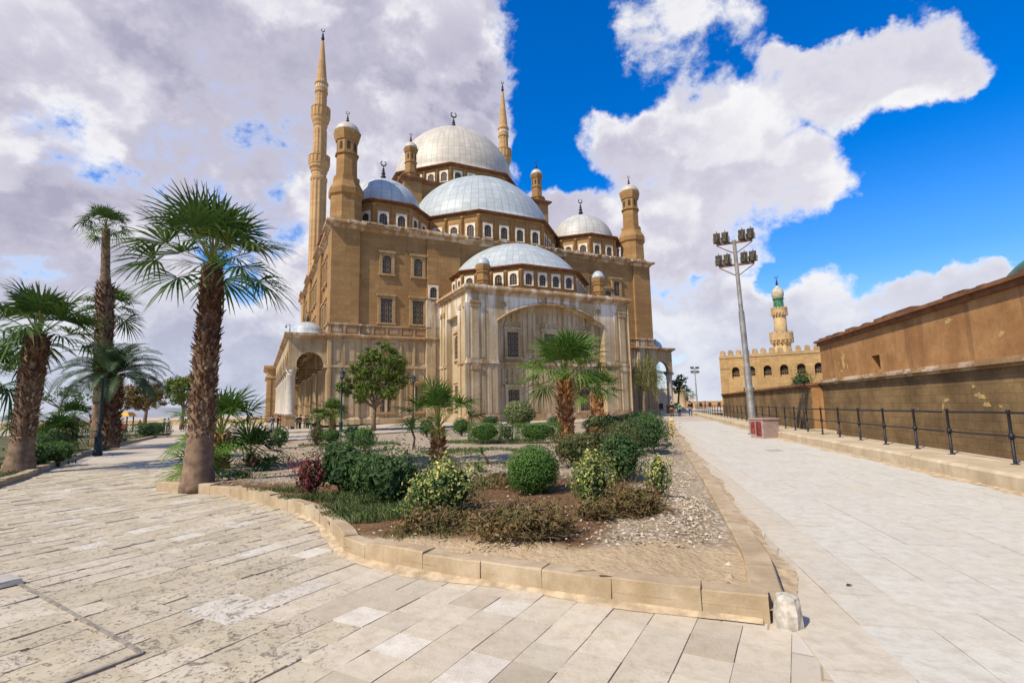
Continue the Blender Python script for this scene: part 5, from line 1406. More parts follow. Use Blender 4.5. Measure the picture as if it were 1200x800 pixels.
M['greentile'] = plain('green glazed tile', (.05,.17,.07), .35, .6, 5, spec=.5)
M['carved'] = masonry('carved sandstone', (.42,.28,.13), (.56,.41,.22), blotch=1.5, bump=.6)
inv = Matrix.Rotation(-rz, 4, 'Z') @ Matrix.Translation((-25.3,-62,0)); mp = inv @ Vector((37.3,69.8,0))
mn = MB(); mn.lathe([(1.08,0),(1.08,9.2)] , 12); mn.lathe([(.84,9.1),(.78,13.3)], 8)
mo = mn.build('minaret', [M['carved']], cm, (mp.x,mp.y,0))
for z, r0, r1, h in ((8.9,1.02,1.48,1.9),(13.0,.77,1.02,1.25)):
    b = MB(); b.lathe(ring_profile(r0, r1, 0, h), 16, smooth=False); b.lathe([(r1,h*.55),(r1,h),(r1*.9,h),(r1*.9,h*.6)], 16, smooth=False)
    for k in range(16):
        a = 2*PI*k/16; b.obox((r1*.93*math.cos(a),r1*.93*math.sin(a),h*.38),(.1*math.cos(a),.1*math.sin(a),0),(-.09*math.sin(a),.09*math.cos(a),0),(0,0,.14)); b.obox((r1*.95*math.cos(a),r1*.95*math.sin(a),h*1.05),(.07*math.cos(a),.07*math.sin(a),0),(-.12*math.sin(a),.12*math.cos(a),0),(0,0,.14))
    b.build('balcony', [M['carved']], mo, (0,0,z))
b = MB(); b.lathe([(.66,14.1),(.62,15.5),(.74,15.6),(.74,15.75)], 12, smooth=False); b.build('neck', [M['greentile']], mo)
b = MB()
for k in range(16):
    a0 = 2*PI*k/16
pr = [(.56,15.75),(.70,16.05),(.74,16.4),(.68,16.8),(.48,17.15),(.20,17.4),(.08,17.6)]
vs = []; nn = 48
for r, z in pr:
    for k in range(nn): a = 2*PI*k/nn; q = r*(1+.07*math.cos(16*a)); vs.append((q*math.cos(a),q*math.sin(a),z))
b.add(vs, [(i*nn+k,i*nn+(k+1)%nn,(i+1)*nn+(k+1)%nn,(i+1)*nn+k) for i in range(len(pr)-1) for k in range(nn)], 0, True); b.build('bulb_dome', [M['farwallish']], mo)
finial((0,0,17.5), 1.5, mo)
# small floodlight on the low wall
fl = thing('wall_floodlight', 'pale box floodlight standing on top of the low brown wall', 'floodlight', (24.3,52.6,2.55), -.5)
mb = MB(); mb.add([(-.6,-.25,.45),(.6,-.25,.45),(.6,.25,.45),(-.6,.25,.45),(-.5,-.4,1.25),(.5,-.4,1.25),(.5,.3,1.05),(-.5,.3,1.05)], [(0,3,2,1),(4,5,6,7),(0,1,5,4),(1,2,6,5),(2,3,7,6),(3,0,4,7)]); mb.build('housing', [M['paleconc']], fl)
mb = MB(); mb.box(-.5,-.4,-.05,.05,0,.5,0); mb.box(.4,.5,-.05,.05,0,.5,0); mb.box(-.6,.6,-.15,.15,0,.06,0); mb.build('bracket', [M['railpaint']], fl)
# green domed building behind the wall
M['greendome'] = plain('dark green dome', (.03,.085,.045), .45, .35, 1.2, spec=.5)
gd = thing('domed_building', 'building with a dark green dome behind the orange wall', 'building', (36.1,31.5,0.6))
mb = MB(); mb.box(-5,9,-5,9,0,5.2,0); mb.build('wall', [M['wallup']], gd)
mb = MB(); mb.lathe([(4.4,5.2),(4.4,6.2),(4.2,6.4)]+[(4.2*math.cos(q),6.4+4.3*math.sin(q)) for q in [PI/2*i/16*.99 for i in range(17)]], 48); mb.build('dome', [M['greendome']], gd)

# ------------------------------------------------------------------ light mast, box, posts
M['galv'] = plain('galvanised steel', (.19,.18,.16), .6, .3, 2.5, .2)
M['rusty'] = plain('rusty crossarm', (.19,.095,.055), .8, .4, 6)
M['lampbody'] = plain('weathered lamp housing', (.10,.085,.06), .6, .4, 5)
M['lampglass'] = plain('lamp glass', (.10,.10,.095), .15, .1, 3, spec=.6)
def mast(label, x, y, h, rz, lean, sc=1.):
    t = thing('floodlight_mast', label, 'light mast', (x,y,0), rz); t.rotation_euler = (0, lean, rz)
    mb = MB(); mb.lathe([(.20,-.05),(.20,.02),(.17,.03),(.165,h*.33),(.14,h*.335),(.135,h*.62),(.105,h*.625),(.09,h)], 14); mb.build('pole', [M['galv']], t)
    mb = MB(); mb.box(-.26,.26,-.26,.26,0,.05,0); mb.build('base_plate', [M['galv']], t)
    for z, w in ((h-.12,.86),(h-1.3,.84)):
        mb = MB(); mb.box(-w,w,-.05,.05,z-.05,z+.05,0); ca = mb.build('crossarm', [M['rusty']], t)
        mb = MB()
        for s in (-1,1): mb.tube([(s*w*.95,0,z-.08),(s*.08,0,z-.55)], .025, 6)
        mb.build('brace', [M['rusty']], ca)
        for s in (-1,1):
            for q in (.40,.80):
                u = s*q
                f = MB()
                f.add([(u-.165,-.20,z+.12),(u+.165,-.20,z+.12),(u+.15,.16,z+.10),(u-.15,.16,z+.10),(u-.17,-.06,z+.62),(u+.17,-.06,z+.62),(u+.14,.28,z+.54),(u-.14,.28,z+.54)], [(0,3,2,1),(4,5,6,7),(1,2,6,5),(2,3,7,6),(3,0,4,7)], 0)
                f.add([(u-.165,-.20,z+.12),(u+.165,-.20,z+.12),(u+.17,-.06,z+.62),(u-.17,-.06,z+.62)], [(0,1,2,3)], 1)
                f.box(u-.02,u+.02,.24,.33,z+.2,z+.62,0)
                fo = f.build('floodlight', [M['lampbody'], M['lampglass']], t)
                b = MB(); b.tube([(u-.19,0,z+.36),(u-.19,0,z+.07),(u+.19,0,z+.07),(u+.19,0,z+.36)], .018, 6); b.build('bracket', [M['lampbody']], fo)
    return t
m1 = mast('tall grey floodlight mast beside the red box', 11.75, 25.3, 9.85, R(158), R(1.2))
m2 = mast('far floodlight mast near the end of the road', 52.7, 147, 11.4, R(10), 0); m2.scale = (1.35,1.35,1.0)
M['redbox'] = masonry('faded red concrete', (.33,.22,.175), (.42,.315,.26), streak=((.27,.13,.10), .45), blotch=2.5, bump=.4)
bx = thing('utility_box', 'faded red concrete box at the foot of the light mast', 'box', (11.05,22.75,0), R(14))
mb = MB(); mb.box(-.40,.40,-.40,.40,0,.80,0); mb.box(-.44,.44,-.44,.44,.80,.86,0); bb = mb.build('body', [M['redbox']], bx)
M['redpaint'] = plain('dark red paint', (.22,.035,.03), .7, .5, 8)
mb = MB(); mb.box(-.425,-.40,-.30,.02,.10,.72,0); mb.box(-.43,-.401,.1,.34,.2,.7,0); mb.build('painted_panel', [M['redpaint']], bx)
mb = MB(); mb.box(-.432,-.424,-.12,-.02,.18,.58,0); mb.build('slot', [M['void']], bx)
pt = thing('kerb_bollard', 'short pale chipped stone bollard at the tip of the kerb', 'bollard', (1.945,3.885,0))
M['bollard'] = plain('chipped white stone', (.46,.41,.33), .9, .3, 14, bump=.6)
mb = MB(); rs = random.Random(4)
prof = [(.098,-.05),(.094,.09),(.086,.17),(.076,.20),(.04,.208)]; vs = []
for r, z in prof:
    for k in range(9): a = 2*PI*k/9; q = r*(1+rs.uniform(-.09,.09)); vs.append((q*math.cos(a), q*math.sin(a), z+rs.uniform(-.008,.008)))
mb.add(vs, [(i*9+k,i*9+(k+1)%9,(i+1)*9+(k+1)%9,(i+1)*9+k) for i in range(4) for k in range(9)] + [tuple(36+k for k in range(9))]); mb.build('post_body', [M['bollard']], pt)
yp = thing('marker_post', 'short yellow stone marker post standing on the road kerb', 'post', (7.05,23.0,.1), .2)
M['yellowstone'] = plain('yellow marker stone', (.60,.44,.20), .85, .25, 6, bump=.4)  # the post's own yellow, varied only by noise
mb = MB(); mb.box(-.08,.08,-.08,.08,-.05,.72,0); mb.add([(-.10,-.10,.72),(.10,-.10,.72),(.10,.10,.72),(-.10,.10,.72),(-.06,-.06,.82),(.06,-.06,.82),(.06,.06,.82),(-.06,.06,.82)], [(0,1,5,4),(1,2,6,5),(2,3,7,6),(3,0,4,7),(4,5,6,7),(0,3,2,1)]); mb.build('shaft', [M['yellowstone']], yp)

# lamp posts
M['greenpaint'] = plain('dark green painted iron', (.012,.028,.026), .5, .3, 6, .2, .4)
def lamp(label, x, y, h, z=0., lantern=True):
    t = thing('lamp_post', label, 'lamp post', (x,y,z))
    mb = MB(); mb.lathe([(.16,-.05),(.16,.12),(.13,.16),(.13,.62),(.16,.66),(.10,.74),(.06,.8),(.05,h-.1),(.07,h-.08),(.07,h)], 12); mb.build('post', [M['greenpaint']], t)
    if lantern:
        mb = MB(); mb.lathe([(.08,0),(.17,.06),(.20,.42),(.25,.46),(.10,.62),(.03,.66),(.03,.74)], 6, smooth=False); ln = mb.build('lantern', [M['greenpaint']], t, (0,0,h))
        mb = MB(); mb.lathe([(.185,.1),(.207,.40)], 6, smooth=False); mb.build('lamp_glass', [M['lampglass']], ln)
lamp('dark green lamp post without a lantern beside the path', -16.6, 20.6, 3.1, .06, False)
lamp('thin dark lamp post left of the leafy tree', -12.7, 37.8, 3.9)
lamp('dark lantern post right of the leafy tree', -8.8, 45.0, 3.85)
lamp('small dark lantern post behind the big foreground palm', -48.5, 75, 4.6, -.6)
cc = thing('security_camera', 'small security camera on a pole at the left gallery roof corner', 'camera', tuple(mosque.matrix_basis @ Vector((-3.9, 1.2, 9.95))))
mb = MB(); mb.lathe([(.05,0),(.04,.9)], 8); mb.tube([(0,0,.88),(-.35,0,.95),(-.4,0,.82)], .03, 6); mb.build('mount', [M['railpaint']], cc)
mb = MB(); mb.lathe([(.06,.1),(.12,.02),(.11,-.08),(.05,-.14)], 10, (-.42,0,.72)); mb.build('camera_body', [M['galv']], cc)

# ------------------------------------------------------------------ people
CL = {k: plain('cloth '+k, c, .9, .25, 7) for k, c in dict(black=(.014,.014,.017), navy=(.02,.03,.07), teal=(.02,.20,.17), red=(.30,.03,.03), blue=(.05,.13,.32), grey=(.14,.14,.15), lime=(.38,.52,.05),
      white=(.62,.60,.57), jeans=(.05,.08,.15), brown=(.12,.065,.04), maroon=(.16,.02,.04), pink=(.45,.15,.17), khaki=(.28,.22,.13)).items()}
SKIN = plain('skin', (.42,.25,.16), .6, .1, 5); HAIR = plain('dark hair', (.02,.014,.011), .7, .3, 20)
def skin_mesh(name, verts, edges, radii, mat, root=0, sub=1):
    me = bpy.data.meshes.new(name); me.from_pydata(verts, edges, []); o = bpy.data.objects.new(name+'_src', me); COL.objects.link(o)
    o.modifiers.new('skin', 'SKIN'); o.modifiers.new('sub', 'SUBSURF').levels = sub; o.modifiers['sub'].render_levels = sub
    sk = me.skin_vertices[0].data
    for i, r in enumerate(radii): sk[i].radius = (r, r) if not hasattr(r, '__len__') else r; sk[i].use_root = (i == root)
    dg = bpy.context.evaluated_depsgraph_get(); dg.update()
    m2 = bpy.data.meshes.new_from_object(o.evaluated_get(dg)); m2.name = name
    bpy.data.objects.remove(o); m2.materials.clear(); m2.materials.append(mat)
    m2.polygons.foreach_set('use_smooth', [True]*len(m2.polygons)); return m2
def person_meshes(pose):
    """pose: (left foot forward, right foot forward, left hand forward, right hand forward, bent arms)"""
    lf, rf, lh, rh, bent = pose
    v = [(0,0,.95),(0,.01,1.15),(0,0,1.36),(0,-.01,1.47),(0,.02,1.55),(0,.02,1.66)]; e = [(0,1),(1,2),(2,3),(3,4),(4,5)]; r = [(.15,.11),(.14,.10),(.16,.10),.055,.085,.085]
    leg = []; arm = []
    for s, f in ((-1,lf),(1,rf)):
        k = len(v); v += [(s*.10,0,.88),(s*.105,f*.55+.03,.48),(s*.11,f,.09),(s*.12,f+.14,.04)]; e += [(0,k),(k,k+1),(k+1,k+2),(k+2,k+3)]; r += [.085,.06,.042,.038]; leg.append(k)
    for s, f in ((-1,lh),(1,rh)):
        k = len(v); v += [(s*.19,0,1.38),(s*.24,f*.4,1.12),(s*(.16 if bent else .25),f+(.2 if bent else 0),1.06 if bent else .86),(s*(.12 if bent else .25),f+(.27 if bent else .03),1.07 if bent else .77)]; e += [(2,k),(k,k+1),(k+1,k+2),(k+2,k+3)]; r += [.06,.045,.035,.034]; arm.append(k)
    body = skin_mesh('body', v, e, r, SKIN)
    # jacket: torso and sleeves
    jv = [v[0],v[1],v[2],(0,-.005,1.43)]; je = [(0,1),(1,2),(2,3)]; jr = [(.175,.13),(.165,.125),(.185,.12),.09]
    for k in arm:
        b = len(jv); jv += v[k:k+3]; je += [(2,b),(b,b+1),(b+1,b+2)]; jr += [.08,.062,.048]
    jac = skin_mesh('jacket', jv, je, jr, CL['black'])
    tv = [(0,0,1.0),(0,0,.93)]; te = [(0,1)]; tr = [(.165,.125),(.165,.125)]
    for k in leg:
        b = len(tv); tv += v[k:k+3]; te += [(1,b),(b,b+1),(b+1,b+2)]; tr += [.10,.075,.06]
    tro = skin_mesh('trousers', tv, te, tr, CL['jeans'])
    mb = MB(); mb.lathe([(.02,1.60),(.09,1.59),(.108,1.64),(.105,1.70),(.07,1.755),(.01,1.77)], 12, (0,-.012,0)); hair = mb.mesh('hair', HAIR)
    mb = MB()
    for s, f in ((-1,lf),(1,rf)): mb.add([(s*.115+dx,f+dy,z) for dx,dy,z in ((-.05,-.08,0),(.05,-.08,0),(.05,.2,0),(-.05,.2,0),(-.05,-.09,.1),(.05,-.09,.1),(.04,.18,.05),(-.04,.18,.05))], [(0,3,2,1),(4,5,6,7),(0,1,5,4),(1,2,6,5),(2,3,7,6),(3,0,4,7)])
    shoe = mb.mesh('shoes', CL['black'])
    # small face pieces: nose, ears and eyes
    mb = MB(); mb.add([(-.015,.10,1.60),(.015,.10,1.60),(0,.125,1.60),(0,.10,1.645)], [(0,1,2),(0,2,3),(1,3,2)])
    for s in (-1,1): mb.box(s*.085-.012, s*.085+.012, 0, .035, 1.585, 1.645)
    face = mb.mesh('face', SKIN)
    return dict(body=body, jacket=jac, trousers=tro, hair=hair, shoes=shoe, face=face)
POSES = [person_meshes((.24,-.22,-.18,.18,False)), person_meshes((-.2,.22,.16,-.16,False)), person_meshes((.02,.0,.05,.0,False)), person_meshes((.0,.03,.0,.02,True))]
def person(label, x, y, rz, pose, top, legs, group=None, z=None, sc=1., scarf=None):
    t = thing('person', label, 'person', (x,y, zg(x,y)-.03 if z is None else z), rz, group); t.scale = (sc,sc,sc)
    P = POSES[pose]
    for nm in ('body','jacket','trousers','shoes','face','hair'):
        o = link(nm, P[nm], t)
        c = {'jacket': CL[top], 'trousers': CL[legs], 'hair': CL[scarf] if scarf else None}.get(nm)
        if c is not None: o.material_slots[0].link = 'OBJECT'; o.material_slots[0].material = c
    return t
W3 = 'walkers on the road'
person('person in black walking away, leftmost of the three on the road', 18.7, 60.6, R(-14), 0, 'black', 'black', z=0)
person('person in a teal jacket between two walkers in dark clothes', 19.9, 61.6, R(-10), 1, 'teal', 'navy', z=0, sc=.96)
person('person in a dark top and jeans, rightmost of the three on the road', 21.15, 61.4, R(-16), 0, 'black', 'jeans', z=0, sc=1.02)
def mq(u, v): p = mosque.matrix_basis @ Vector((u,v,0)); return p.x, p.y
x, y = -35.2, 71.5
person('person in a bright lime jacket alone on the far forecourt', x, y, R(120), 1, 'lime', 'black')
for lb, px, py, rz, ps, tp, lg, sc in (
    ('person in a blue jacket left of the gallery column', -29.3, 62.4, 40, 3, 'blue', 'jeans', 1.),
    ('person in a maroon top standing left of the gallery column', -28.2, 62.0, -60, 3, 'maroon', 'black', .97),
    ('person in all black between the blue and maroon figures', -28.9, 63.0, 100, 2, 'black', 'black', 1.02),
    ('person in a brown coat just beside the gallery column', -26.3, 60.4, 20, 2, 'brown', 'navy', 1.)):
    person(lb, px, py, R(rz), ps, tp, lg, sc=sc)
crowd = [('red','black',None),('black','jeans',None),('teal','khaki',None),('black','black','black'),('red','navy',None),('grey','black',None),('maroon','black','maroon'),('navy','jeans',None),('black','grey','white'),('pink','black','pink')]
for i, (tp, lg, sf) in enumerate(crowd):
    u = -3.0 + .27*i + .1*math.sin(i*3); v = 6.5 + 2.3*math.sin(i*2.1)+1.5*(i%3)
    px, py = mq(u, v)
    person({0:'person in red with black trousers, left end of the group under the left gallery arch',1:'person in a black top and jeans in the group under the left gallery arch',2:'person in teal with khaki trousers under the left gallery arch',
            3:'person wholly in black with a black scarf under the left gallery arch',4:'person in red with navy trousers under the left gallery arch',5:'person in a grey top under the left gallery arch',
            6:'person with a maroon scarf and coat under the left gallery arch',7:'person in navy and jeans under the left gallery arch',8:'person in black with a white scarf under the left gallery arch',9:'person with a pink scarf at the right end of the group under the gallery arch'}[i],
           px, py, R(40*i), (2,3)[i%2], tp, lg, 'visitors under the left gallery arch', sc=.94+.02*(i%5), scarf=sf)
far = [(-49.5,68,'red'),(-48.3,67.2,'pink'),(-46.6,68.5,'teal'),(-45.4,67.5,'white'),(-44.2,68.3,'maroon'),(-43.1,67.4,'navy'),(-42.2,68.6,'red'),(-41.2,67.8,'blue'),(-58.0,62,'teal'),(-57.0,62.6,'red'),(-55.8,62.2,'maroon'),(-40.0,69,'pink')]
names = dict(red='red', pink='pink', teal='teal', white='white', maroon='maroon', navy='navy', blue='blue'); seen = {}
spots = ['beside the yellow kiosk','right of the yellow kiosk','under the rust coloured tree','next to the trunk of the rust coloured tree','right of the rust coloured trunk','between the two spreading trees','left of the green spreading tree','in front of the green spreading tree','above the squat dark palm','by the squat dark palm','right of the squat dark palm','right of the green spreading tree']
for i, (px, py, c) in enumerate(far):
    person('distant person in a %s top %s' % (c, spots[i]), px, py, R(77*i), (2,3)[i%2], c, ('black','jeans','navy')[i%3], 'distant visitors beyond the left hedges', sc=.93+.03*(i%4))

# ------------------------------------------------------------------ far background
M['yellow'] = plain('yellow painted awning', (.62,.36,.03), .6, .2, 3)
M['farwall'] = masonry('far sandstone', (.46,.32,.17), (.56,.42,.25), blotch=.3)
M['farpale'] = masonry('far pale plaster', (.52,.42,.29), (.62,.53,.40), blotch=.2)
M['farbrick'] = masonry('far orange brick', (.46,.24,.10), (.55,.31,.14), blotch=.4)
k = thing('kiosk', 'small yellow roofed kiosk beyond the hedges', 'kiosk', (-51.6,67.0,-.6), .3)
mb = MB(); 
for sx in (-1.3,1.3):
    for sy in (-1,1): mb.box(sx-.06,sx+.06,sy-.06,sy+.06,0,1.95,0)
mb.build('frame', [M['railpaint']], k)
mb = MB(); mb.add([(-1.6,-1.3,1.95),(1.6,-1.3,1.95),(1.6,1.3,1.95),(-1.6,1.3,1.95),(-1.3,-.9,2.5),(1.3,-.9,2.5),(1.3,.9,2.5),(-1.3,.9,2.5)], [(0,1,5,4),(1,2,6,5),(2,3,7,6),(3,0,4,7),(4,5,6,7),(0,3,2,1)]); mb.build('roof', [M['yellow']], k)
mb = MB(); mb.box(-1.35,1.35,-.95,-.8,0,1.0,0); mb.build('counter', [M['brown'] if 'brown' in M else M['redpaint']], k)
pw = thing('parapet_wall', 'long low sandstone parapet along the far edge of the terrace', 'wall', (-70,92,-.8))
mb = MB(); mb.box(-90,32,0,.6,0,1.15,0); mb.box(-90,32,-.08,.68,1.15,1.3,0); mb.build('wall_body', [M['farwall']], pw)
for i in range(12): mb = MB(); mb.box(-88+i*10.5,-87.2+i*10.5,-.14,.74,0,1.5,0); mb.build('pier', [M['farwall']], pw)
def house(label, x, y, w, d, h, rz, mat, z=0., nwin=3, par=.4, storeys=1):
    t = thing('house', label, 'house', (x,y,z), rz)
    mb = MB(); mb.box(-w/2,w/2,0,d,-2,h,0); mb.build('wall', [M[mat]], t)
    mb = MB(); mb.sweep([(-w/2,0),(w/2,0),(w/2,d),(-w/2,d)], [(.02,h-.02),(.12,h+.02),(.12,h+par*.5),(-.1,h+par*.5),(-.12,h+.03)], 0, top=True); mb.build('parapet', [M['farpale']], t)
    for s in range(storeys):
        for i in range(nwin):
            u = -w/2 + w*(i+.5)/nwin; z0 = .9+s*3; mb = MB(); mb.box(u-.4,u+.4,-.04,.02,z0,z0+1.2,0); mb.box(u-.5,u+.5,-.12,.0,z0-.12,z0-.02,1); mb.build('window', [M['pane'], M['farpale']], t)
house('long low orange brick building past the end of the road', 57.5, 150, 13, 10, 2.4, R(-8), 'farbrick', -.6, 5)
house('pale flat roofed house behind the right gallery arch', 31.5, 104, 6, 8, 4.9, R(-10), 'farpale', -.5, 2)
house('ochre house left of the distant palm', 45.5, 150, 8, 8, 3.0, R(5), 'farwall', -.5, 3)
house('pale house behind the distant palm', 53.5, 172, 14, 9, 3.6, R(-5), 'farpale', -.5, 4)
house('small tan house right of the orange brick building', 67.5, 152, 7, 8, 2.8, R(-12), 'farwall', -.5, 2)
tp = thing('stone_pillar', 'round sunlit stone pillar with a domed top behind the gallery', 'pillar', (33.4,101,-.4))
mb = MB(); mb.lathe([(.75,0),(.75,.6),(.6,.7),(.58,4.2),(.72,4.35),(.72,4.6),(.5,4.7),(.45,5.0),(.2,5.3),(.02,5.4)], 16); mb.build('shaft', [M['farwall']], tp)
# low hills on the horizon
rs = random.Random(5); V = []; F = []
n = 90
for i in range(n+1):
    a = R(-75) + R(150)*i/n; h = 5+4*math.sin(i*.31)+3*math.sin(i*.83+1)+rs.uniform(0,1.5)
    for r, z in ((900,-4),(980,max(1,h)),(1150,max(2,h*1.25)),(1500,-4)): V.append((r*math.sin(a), r*math.cos(a), z))
for i in range(n):
    for k in range(3): F.append((i*4+k, (i+1)*4+k, (i+1)*4+k+1, i*4+k+1))
M['hill'] = plain('haze-tinted hills', (.30,.31,.33), 1., .2, .01)  # blue of distance haze is put into the hill colour
setting(link('hills', np_mesh('hills', V, F, M['hill'], smooth=True)))
M['sandplain'] = plain('sandy plain', (.40,.33,.24), 1., .2, .02)
mb = MB(); mb.add([(-3000,-600,-4.5),(3000,-600,-4.5),(3000,3000,-4.5),(-3000,3000,-4.5)], [(0,1,2,3)]); setting(mb.build('terrain', [M['sandplain']]))
# ------------------------------------------------------------------ sky, sun, camera
SUN_EL = R(47); sd = Vector((-.745,-.667,0)).normalized()           # horizontal direction towards the sun
S2 = Vector((sd.x*math.cos(SUN_EL), sd.y*math.cos(SUN_EL), math.sin(SUN_EL)))
wd_ = bpy.data.worlds.new('World'); S.world = wd_; wd_.use_nodes = True
t = wd_.node_tree; n_ = t.nodes
class WN(NT):
    def __init__(s): s.t = t; s.n = n_; s._tc = None
w = WN()
bg = n_['Background']
sky = n_.new('ShaderNodeTexSky'); sky.sky_type = 'NISHITA'; sky.sun_disc = False; sky.sun_elevation = SUN_EL
sky.sun_rotation = math.atan2(sd.x, sd.y); sky.altitude = 200; sky.air_density = 1.0; sky.dust_density = .6; sky.ozone_density = 2.5
hs = n_.new('ShaderNodeHueSaturation'); hs.inputs['Saturation'].default_value = 1.65; hs.inputs['Value'].default_value = 1.3; hs.inputs['Hue'].default_value = .514
w.put(hs.inputs['Color'], sky.outputs[0])
dirv = w.coord('Generated')
nv = n_.new('ShaderNodeVectorMath'); nv.operation = 'NORMALIZE'; w.put(nv.inputs[0], dirv); D_ = nv.outputs[0]
def warp(src, scale, amt, detail):
    nz = n_.new('ShaderNodeTexNoise'); nz.inputs['Scale'].default_value = scale; nz.inputs['Detail'].default_value = detail; nz.inputs['Roughness'].default_value = .6; w.put(nz.inputs['Vector'], D_)
    a = n_.new('ShaderNodeVectorMath'); a.operation = 'SUBTRACT'; w.put(a.inputs[0], nz.outputs['Color']); a.inputs[1].default_value = (.5,.5,.5)
    b = n_.new('ShaderNodeVectorMath'); b.operation = 'MULTIPLY_ADD'; w.put(b.inputs[0], a.outputs[0]); b.inputs[1].default_value = (amt,)*3; w.put(b.inputs[2], src)
    c = n_.new('ShaderNodeVectorMath'); c.operation = 'NORMALIZE'; w.put(c.inputs[0], b.outputs[0]); return c.outputs[0]
DW = warp(D_, 7., .12, 6)
POS = [(-0.596,0.635,0.492,0.258),(-0.351,0.729,0.587,0.354),(-0.134,0.790,0.598,0.169),(-0.476,0.775,0.415,0.335),(-0.667,0.719,0.193,0.183),(-0.558,0.825,0.089,0.213),(-0.408,0.884,0.229,0.243),(-0.220,0.849,0.480,0.181),(-0.673,0.674,0.304,0.096),(-0.039,0.875,0.482,0.061),(-0.209,0.948,0.240,0.327),
       (0.608,0.647,0.461,0.055),(0.564,0.681,0.467,0.065),(0.504,0.724,0.470,0.082),(0.424,0.772,0.474,0.101),(0.343,0.816,0.465,0.102),(0.251,0.860,0.443,0.080),(0.162,0.866,0.473,0.052),(0.299,0.879,0.370,0.125),(0.402,0.833,0.379,0.116),(0.484,0.800,0.354,0.084),(0.384,0.877,0.288,0.086),(0.259,0.922,0.289,0.108),(0.150,0.928,0.340,0.080),(0.078,0.929,0.362,0.048),(0.260,0.951,0.165,0.125),(0.387,0.911,0.139,0.116),(0.507,0.854,0.120,0.098),(0.603,0.787,0.128,0.065),(0.665,0.732,0.149,0.043),(0.694,0.703,0.154,0.031),(0.555,0.831,0.038,0.122),(0.385,0.922,0.047,0.143),(-0.010,0.865,0.501,0.053),]
THIN = [(0.271,0.746,0.608,0.095),(0.201,0.770,0.606,0.059),(0.350,0.723,0.595,0.048)]
NEG = [(0.069,0.798,0.599,0.097),(0.078,0.864,0.498,0.082),(0.070,0.898,0.433,0.054),(0.497,0.659,0.565,0.053),(0.683,0.638,0.354,0.067),(0.612,0.717,0.334,0.082),(0.597,0.760,0.257,0.070),(0.672,0.698,0.246,0.072),(0.144,0.829,0.540,0.050),(0.473,0.857,0.203,0.034),(0.444,0.693,0.568,0.040),(0.650,0.591,0.478,0.054)]
NEG2 = [(-0.641,0.664,0.386,0.044),(-0.606,0.702,0.373,0.028),(-0.474,0.852,0.222,0.035)]
def lobes(L, soft=1.25):
    acc = None
    for x, y, z, r in L:
        d = n_.new('ShaderNodeVectorMath'); d.operation = 'DOT_PRODUCT'; w.put(d.inputs[0], DW); l = math.sqrt(x*x+y*y+z*z); d.inputs[1].default_value = (x/l,y/l,z/l)
        v = w.ramp(d.outputs['Value'], math.cos(r*soft), math.cos(r*.45))
        acc = v if acc is None else w.math('MAXIMUM', acc, v)
    return acc
mp = n_.new('ShaderNodeMapping'); mp.inputs['Scale'].default_value = (1,1,1.25); w.put(mp.inputs['Vector'], D_)
mp2 = n_.new('ShaderNodeMapping'); mp2.inputs['Scale'].default_value = (1,1,1.25); mp2.inputs['Location'].default_value = (-.05,-.03,.085); w.put(mp2.inputs['Vector'], D_)
nA = w.noise(5.6, mp.outputs[0], detail=12, rough=.64, dist=.15); nB = w.noise(5.6, mp2.outputs[0], detail=6, rough=.5, dist=.1); nS = w.noise(5.6, mp.outputs[0], detail=6, rough=.5, dist=.1)
nD = w.noise(19., mp.outputs[0], detail=9, rough=.62, dist=.3)
nC = w.noise(2.6, mp.outputs[0], detail=4, rough=.5)
big = w.math('ADD', w.math('MULTIPLY', lobes(POS), 1.0), w.math('MULTIPLY', lobes(NEG, 1.4), -.70))
dirs = w.xyz(D_)
behind = w.ramp(dirs[1], .35, -.1, 0, .32)                         # ordinary scattered cloud behind the camera
big = w.math('ADD', big, w.math('MULTIPLY', lobes(THIN), .60))
big = w.math('ADD', w.math('ADD', big, behind), w.math('MULTIPLY', lobes(NEG2, 2.0), -.52))
dens = w.math('ADD', w.math('MULTIPLY', big, .62), w.math('MULTIPLY', w.math('SUBTRACT', nA, .5), 1.75))
dens = w.math('ADD', dens, w.math('MULTIPLY', w.math('SUBTRACT', nD, .5), .55))
alpha = w.ramp(dens, .15, .52)
thick = w.ramp(dens, .30, 1.0)
lit = w.ramp(w.math('SUBTRACT', nS, nB), -.085, .085)
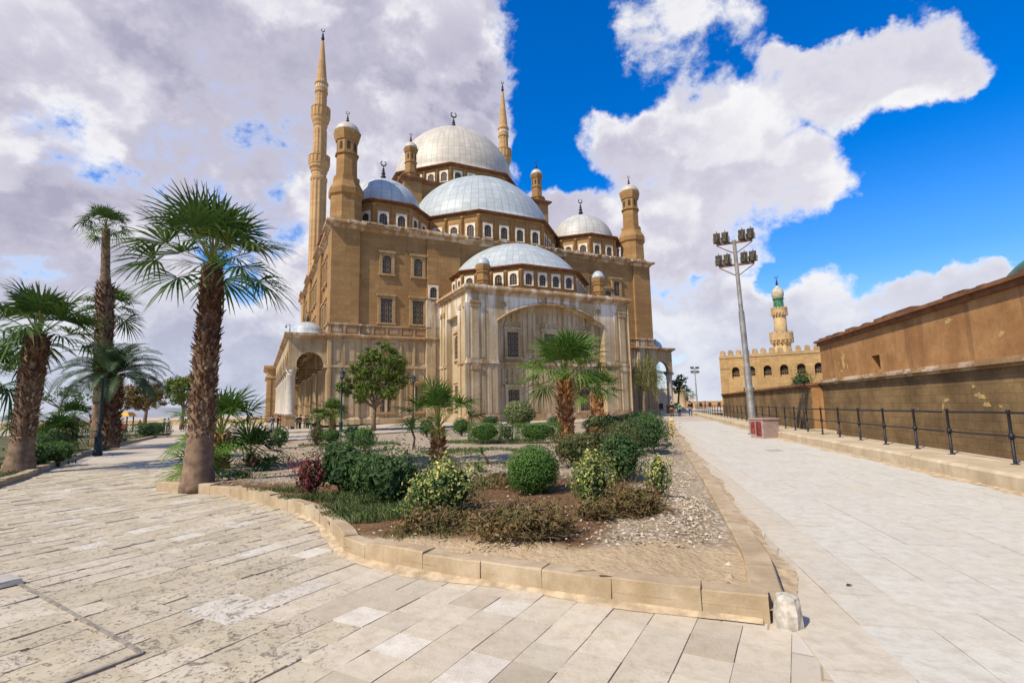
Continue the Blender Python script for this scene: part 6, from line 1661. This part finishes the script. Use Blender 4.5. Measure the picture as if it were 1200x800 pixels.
shade = w.math('ADD', w.math('MULTIPLY', thick, .42), w.math('MULTIPLY', w.ramp(dens, .28, .5), w.ramp(lit, 0, 1, .52, 0.)))
shade = w.math('MULTIPLY', shade, w.ramp(dirs[0], -.05, .35, 1.15, .55))
shade = w.math('ADD', w.math('MULTIPLY', shade, .8), w.math('MULTIPLY', w.ramp(nC, .42, .62), w.math('MULTIPLY', thick, .35)))
low = w.ramp(dirs[2], .26, .06)
ccol = w.cramp(shade, [(.05,(.86,.85,.87)),(.36,(.61,.595,.69)),(.85,(.39,.38,.50))])
ccol = w.mix(w.math('MULTIPLY', low, .45), ccol, (.56,.64,.78))
STR = .15
skyc = w.mix(1.0, hs.outputs[0], (STR,STR,STR), 'MULTIPLY')
skyc = w.mix(w.ramp(dirs[2], .42, 0, 0, .62), skyc, (.42,.60,.82))
final = w.mix(alpha, skyc, ccol)
vs = n_.new('ShaderNodeVectorMath'); vs.operation = 'SCALE'; w.put(vs.inputs[0], final); vs.inputs['Scale'].default_value = 1/.15
w.put(bg.inputs['Color'], vs.outputs[0]); bg.inputs['Strength'].default_value = .15

sun = bpy.data.lights.new('sun', 'SUN'); sun.energy = 5.0; sun.angle = R(.5); sun.color = (1.0,.90,.72)
so = bpy.data.objects.new('sun', sun); COL.objects.link(so); so.rotation_euler = S2.to_track_quat('Z', 'Y').to_euler()

cam = bpy.data.cameras.new('camera'); co = bpy.data.objects.new('camera', cam); COL.objects.link(co)
cam.sensor_width = 36; cam.sensor_fit = 'HORIZONTAL'; cam.lens = 595.52/1200*36; cam.clip_start = .05; cam.clip_end = 8000
co.matrix_world = Matrix.Translation((0,0,1.6)) @ Matrix.Rotation(R(90+7.27), 4, 'X') @ Matrix.Rotation(R(-1.208), 4, 'Z')
S.camera = co
S.view_settings.view_transform = 'Standard'; S.view_settings.look = 'None'; S.view_settings.exposure = .12; S.view_settings.gamma = 1; S.view_settings.use_curve_mapping = False
S.render.engine = 'CYCLES'
try: S.cycles.max_bounces = 6; S.cycles.transparent_max_bounces = 4; S.cycles.use_denoising = True
except Exception: pass
